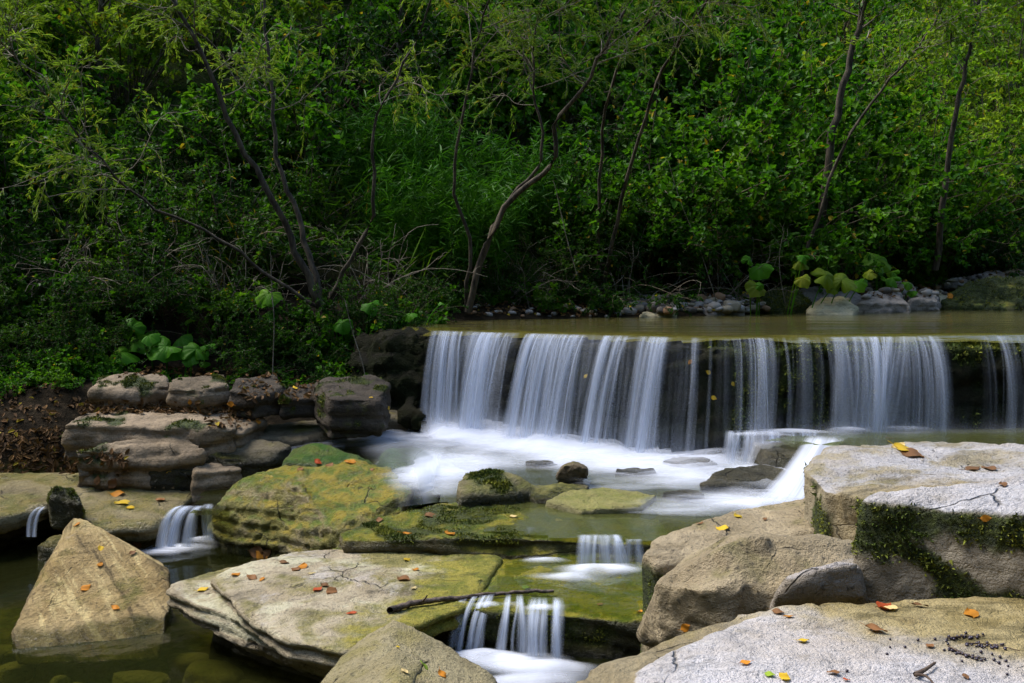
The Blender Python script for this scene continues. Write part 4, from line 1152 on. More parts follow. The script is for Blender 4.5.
M['grass'] = leaf_mat('grass_blade', (.04, .11, .010), (.10, .18, .02), None, yellow=.05)

def on_ground(px, d, dz=0.0):
    x = X_at(px, d)
    return np.array((x, d, float(ground_z(np.array([x]), np.array([d]))[0]) + dz))

def shrub_proto(name, seed, ns, hl, tilt, droop, ntw, twl, nleaf, L, W, leafmat, smat='stem', r0=.010, up=.2, nup=1.0, base=.12, fwd=.5, stemtop=1.0):
    g = np.random.default_rng(seed)
    az = g.uniform(0, 2 * np.pi, ns); tl = g.uniform(0, 1, ns) ** .7 * tilt
    ln = hl * g.uniform(.6, 1.1, ns)
    s = np.linspace(0, 1, 9)[None, :, None]
    d = np.stack((np.cos(az) * np.sin(tl), np.sin(az) * np.sin(tl), np.cos(tl)), 1)
    b = np.stack((np.cos(az) * base * g.uniform(0, 1, ns), np.sin(az) * base * g.uniform(0, 1, ns), -.08 + 0 * az), 1)
    P = b[:, None, :] + d[:, None, :] * ln[:, None, None] * s
    P[..., 2] -= droop * ln[:, None] * (s[..., 0] ** 2.2) * (np.sin(tl)[:, None] + .15)
    P = P + rdir(g, ns)[:, None, :] * .05 * np.sin(s * g.uniform(3, 9, (ns, 1, 1))) * ln[:, None, None]
    grp = [(P, r0 * g.uniform(.6, 1.2, ns), np.full(ns, r0 * .25), 5)]
    Ls = []
    if ntw:
        Q = grow(g, P, ntw, .18, 1.0, twl, 5, fwd, .9, up, .25)
        grp.append((Q, np.full(len(Q), r0 * .32), np.full(len(Q), r0 * .12), 3))
        Ls.append(leafage(g, Q, nleaf, L, W, .1, .5, .8, nup))
        Ls.append(leafage(g, P, max(3, nleaf // 2), L, W, .35, .4, .9, nup))
    else:
        Ls.append(leafage(g, P, nleaf, L, W, .15, .4, .8, nup))
    pos, dd, nr, LL, WW = (np.concatenate(k) for k in zip(*Ls))
    root = empty(name, (0, 0, -60))
    obj('stems', tube_mesh('stems', grp), M[smat], root)
    obj('foliage', leaf_mesh('foliage', pos, dd, nr, LL, WW), M[leafmat], root)
    return root

def place_shrub(proto, px, d, sc, rz, label, group, cat='shrub', dz=0.0):
    p = on_ground(px, d, dz)
    if not proto.get('used'):
        proto['used'] = 1
        proto.location = p; proto.rotation_euler = (0, 0, rz); proto.scale = (sc, sc, sc)
        tag(proto, label, cat, group)
        return proto
    c = copy_tree(proto, p, rz, sc, label, group, cat)
    return c

SH = {}
SH['broad'] = [shrub_proto('leafy_shrub', 200 + k, 38, 1.9, 1.0, .35, 10, .42, 15, .066, .050, 'leaf_broad') for k in range(3)]
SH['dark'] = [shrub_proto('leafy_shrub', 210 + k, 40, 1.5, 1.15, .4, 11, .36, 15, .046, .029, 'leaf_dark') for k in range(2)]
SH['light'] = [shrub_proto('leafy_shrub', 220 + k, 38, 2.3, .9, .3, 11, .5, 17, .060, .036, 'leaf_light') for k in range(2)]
SH['low'] = [shrub_proto('low_plant', 230 + k, 22, .50, 1.2, .3, 5, .16, 7, .055, .045, 'leaf_broad', r0=.005) for k in range(3)]
SH['grass'] = [shrub_proto('grass_tuft', 240 + k, 26, .7, .9, .7, 0, 0, 5, .40, .012, 'grass', r0=.003, fwd=1.5) for k in range(2)]

rs = random.Random(12)
# the thicket on the far bank, nearest row first: (kind, image column, distance, size)
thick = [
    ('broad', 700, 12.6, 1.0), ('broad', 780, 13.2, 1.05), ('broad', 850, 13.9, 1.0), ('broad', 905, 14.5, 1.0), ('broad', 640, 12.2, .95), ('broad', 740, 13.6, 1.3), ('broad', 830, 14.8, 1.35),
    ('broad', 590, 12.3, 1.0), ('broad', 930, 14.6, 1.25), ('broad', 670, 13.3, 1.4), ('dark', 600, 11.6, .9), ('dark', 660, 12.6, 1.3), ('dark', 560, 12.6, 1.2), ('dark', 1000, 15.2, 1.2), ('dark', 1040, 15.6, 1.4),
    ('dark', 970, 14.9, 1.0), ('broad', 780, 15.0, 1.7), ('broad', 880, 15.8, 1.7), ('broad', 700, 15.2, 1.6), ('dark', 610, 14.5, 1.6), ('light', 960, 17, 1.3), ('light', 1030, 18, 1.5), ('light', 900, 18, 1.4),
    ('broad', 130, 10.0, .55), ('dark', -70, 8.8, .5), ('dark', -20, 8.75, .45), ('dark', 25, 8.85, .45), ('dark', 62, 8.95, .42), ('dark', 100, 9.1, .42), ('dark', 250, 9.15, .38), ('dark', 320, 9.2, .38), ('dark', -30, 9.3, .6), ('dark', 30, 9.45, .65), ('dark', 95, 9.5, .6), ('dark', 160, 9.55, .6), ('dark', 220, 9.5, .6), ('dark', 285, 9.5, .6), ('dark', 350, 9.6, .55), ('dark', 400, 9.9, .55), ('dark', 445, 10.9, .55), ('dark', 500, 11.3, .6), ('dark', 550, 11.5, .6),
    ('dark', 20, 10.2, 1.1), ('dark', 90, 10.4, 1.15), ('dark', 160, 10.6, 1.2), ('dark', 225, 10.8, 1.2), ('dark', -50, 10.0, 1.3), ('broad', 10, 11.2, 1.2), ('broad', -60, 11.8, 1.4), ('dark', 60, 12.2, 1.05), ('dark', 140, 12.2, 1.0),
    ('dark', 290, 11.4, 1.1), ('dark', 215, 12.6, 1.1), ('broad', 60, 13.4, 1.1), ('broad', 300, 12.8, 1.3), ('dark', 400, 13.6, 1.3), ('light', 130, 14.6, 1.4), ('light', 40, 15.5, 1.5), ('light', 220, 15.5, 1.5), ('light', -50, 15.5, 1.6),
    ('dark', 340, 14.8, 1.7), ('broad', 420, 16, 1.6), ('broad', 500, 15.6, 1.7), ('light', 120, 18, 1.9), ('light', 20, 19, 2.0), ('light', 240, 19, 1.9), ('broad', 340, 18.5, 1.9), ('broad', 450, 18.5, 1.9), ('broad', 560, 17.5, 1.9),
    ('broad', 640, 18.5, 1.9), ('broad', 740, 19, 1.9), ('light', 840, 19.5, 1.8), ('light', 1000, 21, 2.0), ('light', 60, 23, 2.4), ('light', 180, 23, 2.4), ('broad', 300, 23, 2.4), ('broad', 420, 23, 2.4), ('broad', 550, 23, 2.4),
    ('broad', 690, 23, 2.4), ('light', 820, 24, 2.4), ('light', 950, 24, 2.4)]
LAB = {
    ('broad', 0): ('broad leaved green shrub in the thicket just above the pebbly bank', 'broad leaved shrubs above the pebbly bank'),
    ('broad', 1): ('tall broad leaved shrub higher up the shaded slope', 'broad leaved shrubs up the slope'),
    ('dark', 0): ('dark small leaved shrub low on the bank, in deep shade', 'dark small leaved shrubs low on the bank'),
    ('dark', 1): ('dark small leaved shrub further back in the wood', 'dark small leaved shrubs in the wood'),
    ('light', 0): ('pale yellowish green shrub on the brighter upper slope', 'pale shrubs on the upper slope'),
    ('light', 1): ('pale yellowish green shrub far up the slope at the top of view', 'pale shrubs at the top of the slope')}
cnt = {}
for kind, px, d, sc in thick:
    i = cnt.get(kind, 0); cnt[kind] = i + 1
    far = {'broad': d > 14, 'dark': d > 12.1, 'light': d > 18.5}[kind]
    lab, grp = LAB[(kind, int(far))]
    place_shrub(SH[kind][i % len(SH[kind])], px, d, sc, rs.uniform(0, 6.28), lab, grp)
# low plants at the waterline and along the foot of the wood
for k, (px, d, sc) in enumerate(((20, 9.6, 1), (70, 9.5, .9), (250, 9.7, .9), (340, 9.4, 1), (372, 9.3, 1.0), (280, 9.5, .8), (395, 9.5, .8), (420, 9.8, .9), (450, 10.6, .8), (540, 11.1, .8), (600, 11.3, .7),
                                 (640, 11.9, .7), (690, 12.0, .6), (730, 12.3, .6), (880, 13.9, .7), (910, 14.2, .8), (930, 14.4, .8), (120, 9.6, .9), (190, 9.7, .9), (310, 9.6, .8), (500, 11.2, .7), (570, 11.5, .8), (-20, 9.3, 1.0), (-10, 8.7, .7), (15, 8.55, .7), (45, 8.6, .75), (70, 8.75, .7), (85, 8.9, .7), (30, 8.3, .5), (0, 8.2, .5), (62, 8.3, .4), (118, 8.75, .5), (170, 8.8, .45), (215, 8.8, .5), (245, 8.85, .6), (300, 8.9, .6), (335, 8.95, .7), (362, 8.95, .6), (395, 9.0, .6), (420, 9.1, .55), (100, 8.7, .6))):
    place_shrub(SH['low'][k % 3], px, d, sc, rs.uniform(0, 6.28), 'low leafy green plant at the foot of the thicket', 'low plants at the foot of the thicket', 'plant')
for k, (px, d, sc) in enumerate(((230, 10.4, 1), (260, 10.9, 1.1), (410, 10.9, 1.0), (360, 11.6, 1.2), (330, 12.3, 1.2), (200, 11.5, 1), (445, 11.5, 1.1))):
    place_shrub(SH['grass'][k % 2], px, d, sc, rs.uniform(0, 6.28), 'arching tuft of grass among the dark stems on the slope', 'grass tufts on the slope', 'grass')
# the soft bright clump behind the leaning trunks
def horsetail(px, d, n, h, label):
    g = np.random.default_rng(int(px))
    root = empty('horsetail_clump', on_ground(px, d))
    a = g.uniform(0, 6.28, n); r = np.sqrt(g.uniform(0, 1, n)) * .55
    b = np.stack((np.cos(a) * r * 1.4, np.sin(a) * r, -.05 + 0 * a), 1)
    L = h * g.uniform(.6, 1.1, n)
    s = np.linspace(0, 1, 6)[None, :, None]
    P = b[:, None] + unit(np.stack((g.normal(0, .16, n), g.normal(0, .16, n), np.ones(n)), 1))[:, None] * L[:, None, None] * s
    P[..., 0] += (s[..., 0] ** 2) * .12 * g.normal(0, 1, (n, 1))
    obj('stems', tube_mesh('stems', [(P, np.full(n, .004), np.full(n, .002), 3)]), M['horsetail'], root)
    pos, dd, nr, LL, WW = leafage(g, P, 46, .15, .006, .2, .45, 1.0, .4, .15)
    obj('foliage', leaf_mesh('foliage', pos, dd, nr, LL, WW, .05, .35), M['horsetail'], root)
    tag(root, label, 'plant')
horsetail(440, 11.3, 150, 1.35, 'soft bright green feathery clump between the two leaning trunks')
horsetail(400, 12.4, 120, 1.5, 'soft bright green feathery clump further up behind the first')
horsetail(500, 12.4, 110, 1.4, 'soft bright green feathery clump behind the curved trunk')

# butterbur: big round leaves on stalks
def butterbur(px, d, leaves, label, seed, group=None, mat='leaf_big'):
    g = np.random.default_rng(seed)
    base = on_ground(px, d)
    root = empty('butterbur', base)
    extra = [(lx + g.normal(0, 14), ly + g.normal(0, 8) + 4, ld + g.normal(0, .08), size * g.uniform(.4, .8), tilt + g.normal(0, .2)) for (lx, ly, ld, size, tilt) in leaves]
    for (lx, ly, ld, size, tilt) in leaves + extra:
        c = D(lx, ly, ld) - base
        fx = c[0] * .75 + g.normal(0, .02); fy = c[1] + .10
        foot = np.array((fx, fy, float(ground_z(np.array([base[0] + fx]), np.array([base[1] + fy]))[0]) - base[2] - .05))
        st = bezier_path([foot, (foot + c) / 2 + np.array((0, 0, .06)), c], 7)[None]
        obj('stalk', tube_mesh('stalk', [(st, [.008], [.005], 5)]), M['leaf_big'], root)
        size = size * .85; nr_, nt_ = 9, 72
        th = np.linspace(0, 2 * np.pi, nt_, endpoint=False)
        r = np.linspace(.0, 1, nr_)[:, None]
        edge = 1 + .05 * np.sin(th * 9 + g.uniform(0, 6)) + .07 * np.sin(th * 3 + g.uniform(0, 6)) - .75 * np.exp(-(((th - np.pi + np.pi) % (2 * np.pi) - np.pi) / .28) ** 2) * 0
        notch = np.exp(-((np.minimum(th, 2 * np.pi - th)) / .30) ** 2)
        rad = size / 2 * r * (edge * (1 - .8 * notch))[None, :]
        x = rad * np.cos(th); y = rad * np.sin(th)
        z = .10 * size * np.sin(th * 5 + g.uniform(0, 6)) * r ** 2 * .5 - .25 * size * r ** 2 + .10 * size * np.sin(th * 2) * r
        vein = np.clip(1 - np.abs(((th / (2 * np.pi) * 9 + .5) % 1) - .5) * 9, 0, 1)[None, :] * np.clip(1.1 - r, 0, 1)
        z = z - .02 * size * vein
        V = np.stack((x, y, z + 0 * x), -1).reshape(-1, 3)
        rot = Matrix.Rotation(g.uniform(-.5, .5), 3, 'Y') @ Matrix.Rotation(tilt, 3, 'X') @ Matrix.Rotation(g.uniform(0, 6.28), 3, 'Z')
        V = V @ np.array(rot).T + c
        i = np.arange(nr_ * nt_).reshape(nr_, nt_); j = np.roll(i, -1, 1)
        F = np.stack((i[:-1], j[:-1], j[1:], i[1:]), -1).reshape(-1, 4)
        obj('leaf', mesh_np('leaf', V, [F], attrs={'a': vein.ravel()}), M[mat if g.uniform() < .65 else 'leaf_big'], root)
    return tag(root, label, 'plant', group)
butterbur(150, 9.0, [(120, 352, 8.9, .34, .5), (135, 340, 9.1, .36, .5), (166, 346, 8.9, .36, .6), (196, 349, 8.9, .28, .5), (205, 346, 9.1, .22, .5), (105, 362, 8.8, .3, .6), (150, 335, 9.3, .3, .5), (180, 338, 9.3, .26, .5), (92, 345, 9.2, .28, .6)],
          'big leaved butterbur clump growing over the pale blocks of the upper ledge', 3)
butterbur(345, 9.3, [(342, 323, 9.2, .22, .8), (372, 304, 9.3, .24, .5), (268, 294, 9.4, .30, .7), (410, 314, 9.3, .16, .5)], 'sparse butterbur with single leaves beside the trunk foot', 4)
butterbur(765, 11.8, [(760, 266, 11.7, .34, .7), (758, 286, 11.6, .30, .8), (800, 262, 11.8, .24, .6), (826, 275, 11.7, .36, .8), (842, 280, 11.8, .40, .7), (858, 282, 12, .26, .7)], 'butterbur with yellowing leaves above the dark mossy hump', 5, mat='leaf_old')
butterbur(880, 12.9, [(878, 260, 12.8, .44, .8), (893, 272, 12.9, .2, .6), (908, 283, 12.9, .2, .6)], 'butterbur with one wide bright leaf over the bank stones', 6)

# trees
def tree(name, label, cat, stems, radii, nb, bl, nt, tl_, nleaf, L, W, leafmat, seed, t0=.25, tmat='bark', narrow=False, droop=.15, up=.25, group=None, fwd=.6, tdroop=.3, twr=.0035):
    g = np.random.default_rng(seed)
    K = 26
    P = np.stack([bezier_path(s, K) for s in stems])
    org = P[0, 0].copy()
    P = P - org
    P[:, 1:-1] += .012 * g.normal(0, 1, P[:, 1:-1].shape)
    r0 = np.array(radii)
    A = grow(g, P, nb, t0, 1, bl, 10, .7, .85, up, droop, .35, .10)
    B = grow(g, A, nt, .15, 1, tl_, 6, fwd, .85, .1, tdroop, .3, .10)
    root = empty(name, org)
    r0 = r0 * (.85 if narrow else .6)
    obj('trunk', tube_mesh('trunk', [(P, r0, r0 * .22, 9)]), M[tmat], root)
    obj('branches', tube_mesh('branches', [(A, np.full(len(A), r0.mean() * .22), np.full(len(A), .003), 5), (B, np.full(len(B), twr), np.full(len(B), .0015), 3)]), M['twig'], root)
    if nleaf:
        if narrow:
            q = leafage(g, B, nleaf, L, W, .25, 1.0, .55, .6)
        else:
            q = leafage(g, B, nleaf, L, W, .1, .5, .8, 1.0)
        obj('crown', leaf_mesh('crown', *q), M[leafmat], root)
    return tag(root, label, cat, group)

def stem(pl, d0, d1=None):
    d1 = d0 if d1 is None else d1
    n = len(pl)
    return [D(p[0], p[1], d0 + (d1 - d0) * i / (n - 1)) for i, p in enumerate(pl)]

tree('willow_tree', 'several stemmed willow leaning over the ledge with thin pale twigs', 'tree', [
    stem([(322, 308), (308, 275), (290, 235), (262, 180), (232, 125), (205, 60), (170, -5), (120, -90), (80, -200)], 9.5, 8.9),
    stem([(324, 308), (314, 270), (300, 225), (284, 180), (272, 110), (266, 30), (262, -60), (258, -180)], 9.6, 10.2),
    stem([(326, 308), (345, 270), (368, 228), (376, 180), (372, 140), (392, 85), (420, 30), (450, -60), (470, -170)], 9.6, 9.2),
    stem([(320, 308), (262, 270), (215, 235), (150, 205), (95, 150), (40, 90), (-20, 10)], 9.5, 8.8)], (.045, .04, .028, .022),
    22, 1.15, 10, .42, 26, .058, .010, 'leaf_willow', 301, t0=.55, narrow=True)
tree('willow_tree', 'willow with two snaking dark stems in front of the feathery clump', 'tree', [
    stem([(468, 312), (478, 270), (496, 220), (520, 190), (546, 172), (556, 150), (556, 120), (578, 95), (596, 65), (612, 35), (634, -10), (660, -100), (680, -200)], 10.4, 9.6),
    stem([(470, 312), (486, 250), (505, 205), (530, 178), (541, 160), (541, 120), (534, 95), (534, 40), (548, -30), (560, -150)], 10.5, 10.4),
    stem([(466, 312), (470, 250), (455, 190), (462, 120), (478, 40), (500, -50), (520, -170)], 10.5, 9.6)], (.042, .03, .026),
    22, 1.2, 10, .42, 26, .058, .010, 'leaf_willow', 302, t0=.60, narrow=True)
tree('willow_tree', 'slender willow reaching in from above the pool, its pale twigs hanging at the top', 'tree', [
    stem([(600, 300), (618, 220), (640, 130), (668, 60), (700, 10), (740, -60), (760, -160)], 11.6, 9.8),
    stem([(602, 300), (600, 200), (608, 100), (640, 30), (700, -20), (800, -70), (880, -120)], 11.7, 9.6)], (.03, .026),
    22, 1.2, 10, .46, 26, .056, .010, 'leaf_willow', 303, t0=.5, narrow=True)
tree('alder_tree', 'dark straight trunk rising behind the broad leaved thicket', 'tree', [
    stem([(815, 270), (826, 180), (838, 110), (852, 50), (868, -10), (885, -100), (900, -250)], 13.6, 13.2)], (.11,), 22, 1.7, 9, .6, 14, .07, .055, 'leaf_broad', 304, t0=.55)
tree('alder_tree', 'slim dark trunk leaning up at the edge of the wood, ivy at its foot', 'tree', [
    stem([(935, 270), (945, 190), (952, 130), (964, 75), (972, 35), (985, -50), (995, -200)], 13.6, 13.0)], (.075,), 20, 1.6, 9, .55, 14, .065, .05, 'leaf_light', 305, t0=.5)
tree('alder_tree', 'thin dark stem slanting across in front of the alder trunks', 'tree', [
    stem([(798, 290), (822, 205), (845, 145), (878, 95), (912, 55), (938, 15), (975, -60), (1000, -150)], 12.4, 11.6)], (.04,), 18, 1.0, 8, .45, 12, .06, .04, 'leaf_light', 306, t0=.45)
tree('alder_tree', 'old grey trunk half hidden high in the dark brushwood', 'tree', [
    stem([(92, 250), (95, 150), (98, 95), (100, 20), (104, -80), (108, -220)], 14.0)], (.13,), 22, 1.8, 9, .6, 14, .075, .055, 'leaf_light', 307, t0=.5)
tree('alder_tree', 'dark trunk in shadow between the willows', 'tree', [
    stem([(415, 250), (410, 150), (400, 60), (404, -40), (410, -220)], 14.6)], (.10,), 22, 1.7, 9, .6, 14, .07, .055, 'leaf_dark', 308, t0=.45)

# bare brushwood and hanging shoots
def brush(px, d, n, h, seed, label, mat='twig', tilt=1.1, name='dead_brush', ntw=5):
    g = np.random.default_rng(seed)
    root = on_ground(px, d)
    az = g.uniform(0, 6.28, n); tl = g.uniform(.1, tilt, n); L = h * g.uniform(.5, 1.1, n)
    s = np.linspace(0, 1, 10)[None, :, None]
    dr = np.stack((np.cos(az) * np.sin(tl), np.sin(az) * np.sin(tl) * .6, np.cos(tl)), 1)
    P = dr[:, None] * L[:, None, None] * s + np.stack((g.normal(0, .25, n), g.normal(0, .1, n), -.06 + 0 * az), 1)[:, None]
    P[..., 2] -= .35 * L[:, None] * s[..., 0] ** 2.4
    P += rdir(g, n)[:, None] * .05 * np.sin(s * g.uniform(3, 9, (n, 1, 1))) * L[:, None, None]
    Q = grow(g, P, ntw, .2, 1, .45, 6, .7, .8, .0, .2, .4, .1)
    o = obj(name, tube_mesh(name, [(P, np.full(n, .0065), np.full(n, .002), 4), (Q, np.full(len(Q), .0025), np.full(len(Q), .001), 3)]), M[mat], loc=root)
    tag(o, label, 'brushwood')
brush(130, 9.7, 26, 1.5, 401, 'tangle of bare pale twigs in the dark bushes above the ledge')
brush(230, 9.9, 22, 1.3, 402, 'tangle of bare twigs beside the leaning willow stems')
brush(60, 9.9, 20, 1.6, 403, 'tangle of bare twigs at the dark picture edge above the litter')
brush(610, 11.4, 18, 1.3, 404, 'bare arching canes at the foot of the thicket behind the main fall')
brush(730, 12.0, 16, 1.4, 405, 'bare arching canes behind the spotted butterbur')
brush(510, 11.2, 16, 1.2, 406, 'bare twigs round the foot of the curved willow')
brush(380, 10.4, 18, 1.6, 407, 'bare twigs in front of the feathery clump')

# ------------------------------------------------------------------ small things
ROCKS.append((ground, GROUND_BVH))
def grain_mat(name, c1, c2, rough=.6):
    return simple_mat(name, c1, c2, 60, rough, .3)

# pebbles on the far bank
def pebble_mesh(seed):
    bm = bmesh.new(); bmesh.ops.create_icosphere(bm, subdivisions=3, radius=1.0)
    v = np.array([x.co[:] for x in bm.verts])
    g = np.random.default_rng(seed)
    sc = np.array((1.0, g.uniform(.6, .9), g.uniform(.4, .7)))
    q = v * (1 + .30 * fbm(v * 1.1 + seed * 5, 2, seed)[:, None])
    q = np.sign(q) * np.abs(q) ** .85 * sc
    for x, c in zip(bm.verts, q): x.co = c
    me = bpy.data.meshes.new('pebble'); bm.to_mesh(me); bm.free()
    me.polygons.foreach_set('use_smooth', np.ones(len(me.polygons), bool))
    return me
PM = [grain_mat('pebble_grey', (.22, .20, .175), (.36, .325, .29)), grain_mat('pebble_tan', (.25, .20, .13), (.36, .30, .21)), grain_mat('pebble_dark', (.07, .06, .05), (.13, .11, .09)), grain_mat('pebble_rust', (.22, .12, .06), (.30, .18, .10))]
PMESH = []
for k in range(8):
    me = pebble_mesh(500 + k); me.materials.append(PM[(0, 1, 2, 0, 1, 2, 0, 3)[k]]); PMESH.append(me)
rp = random.Random(5)
def set_down(o, h, n, sink=0.0):
    o.location = h - n * sink
def pebble(px, py, size, label, group):
    h = cast(px, py)
    if h is None or h[3].get('label', '').startswith('wide mossy'): return
    o = bpy.data.objects.new('pebble', rp.choice(PMESH)); COL.objects.link(o)
    o.location = h[0] + Vector((0, 0, size * .15))
    o.scale = (size, size, size); o.rotation_euler = (rp.uniform(-.2, .2), rp.uniform(-.2, .2), rp.uniform(0, 6.28))
    tag(o, label, 'pebble', group)
for k in range(120):
    px = rp.uniform(630, 765); py = rp.uniform(298, 313) - (px - 630) * .01
    pebble(px, py, rp.uniform(.02, .085) * (1 if rp.random() < .7 else 1.4), 'small stone in the shingle on the far bank behind the main fall', 'shingle behind the main fall')
for k in range(130):
    px = rp.uniform(860, 1024); py = rp.uniform(276, 299) - (px - 860) * .04
    pebble(px, py, rp.uniform(.02, .08), 'small stone in the shingle on the bank near the wide mossy boulder', 'shingle near the wide mossy boulder')
for k in range(40):
    pebble(rp.uniform(470, 630), rp.uniform(305, 317), rp.uniform(.02, .05), 'small stone in the shadow at the far edge of the upper pool', 'stones at the far edge of the upper pool')
# flat stones lying under the clear shallow water in front
m_sunk = rock_mat('sunken_flat_stone', (.26, .22, .09), (.15, .13, .05), algae=.5, algae_col=(.12, .12, .02), algae2=(.22, .19, .05), side=.3, streak=.3)
g0 = np.random.default_rng(77)
for k in range(34):
    g = np.random.default_rng(600 + k)
    px, py = g0.uniform(-10, 330), g0.uniform(647, 700)
    wpx = g0.uniform(10, 34) * (1.3 if k % 5 == 0 else 1); hpx = wpx * g0.uniform(.16, .30); tw = g0.uniform(-.12, .12)
    th = np.linspace(0, 6.28, 10)[:-1] + g.uniform(-.2, .2, 9)
    z = -.09 - .09 * g.uniform()
    rock('sunken_stone', 'flat olive stone lying under the clear shallow water in front', 'stone', [slab([(px + wpx * math.cos(t) * g.uniform(.75, 1.1), py + hpx * math.sin(t) * g.uniform(.8, 1.1) + wpx * tw * math.cos(t), z + .02 * g.uniform()) for t in th], .07, .05, .015)],
         m_sunk, vox=.013, smooth=5, amp=.015, freq=5, fine=.005, seed=620 + k, group='flat stones under the clear shallow water')

# fallen leaves
LC = {'yellow': (.62, .40, .03), 'orange': (.52, .20, .02), 'brown': (.20, .095, .04), 'red': (.45, .075, .02), 'pale': (.62, .46, .22), 'green': (.22, .32, .03)}
def fallen_mesh(seed):
    g = np.random.default_rng(seed)
    nu_, nv_ = 9, 7
    t = np.linspace(0, 1, nu_)[:, None]; s = np.linspace(-1, 1, nv_)[None, :]
    wd = .36 * np.sin(np.pi * np.clip(t, .02, .98) ** .8) ** .9 * (1 + .10 * np.sin(t * 26))
    x = t - .5 + 0 * s; y = s * wd
    z = .16 * s ** 2 * wd * g.uniform(-.6, 1.6) + .22 * (t - .5) ** 2 * g.uniform(-.4, 1.3) + .05 * np.sin(t * 7 + s * 2 + g.uniform(0, 6)) + .02
    V = np.stack((x, y, z + 0 * x), -1).reshape(-1, 3)
    i = np.arange(nu_ * nv_).reshape(nu_, nv_)
    F = np.stack((i[:-1, :-1], i[1:, :-1], i[1:, 1:], i[:-1, 1:]), -1).reshape(-1, 4)
    P = np.array([[(-.5, 0, .03), (-.62, .03, .06), (-.78, .09, .08)]])
    tv, tf = tubes(P, [.014], [.010], 4)
    return mesh_np('fallen_leaf', np.concatenate((V, tv)), [np.concatenate((F, tf + len(V)))])
LM = {}
for c, col_ in LC.items():
    mt = leaf_mat('fallen_leaf_' + c, col_, tuple(k * .8 for k in col_), tuple(k * .7 for k in col_), trans=.15, rough=.6, yellow=0)
    LM[c] = []
    for k in range(3):
        me = fallen_mesh(700 + k * 7 + len(c)); me.materials.append(mt); LM[c].append(me)
def fallen(px, py, wpx, c, host, rz=None):
    h = cast(px, py)
    if h is None: return
    dist = h[0].y
    o = bpy.data.objects.new('fallen_leaf', rp.choice(LM[c])); COL.objects.link(o)
    sz = wpx * dist / FPX * rp.uniform(.75, 1.2)
    n = h[1] if h[1].z > -.1 else -h[1]
    q = Vector((0, 0, 1)).rotation_difference(n).to_matrix() @ Matrix.Rotation(rp.uniform(0, 6.28) if rz is None else rz, 3, 'Z')
    o.rotation_euler = q.to_euler(); o.scale = (sz, sz, sz)
    o.location = h[0] + n * (.004 + sz * .02)
    tag(o, f'{c} fallen leaf lying on {host}', 'leaf', f'fallen leaves on {host}')
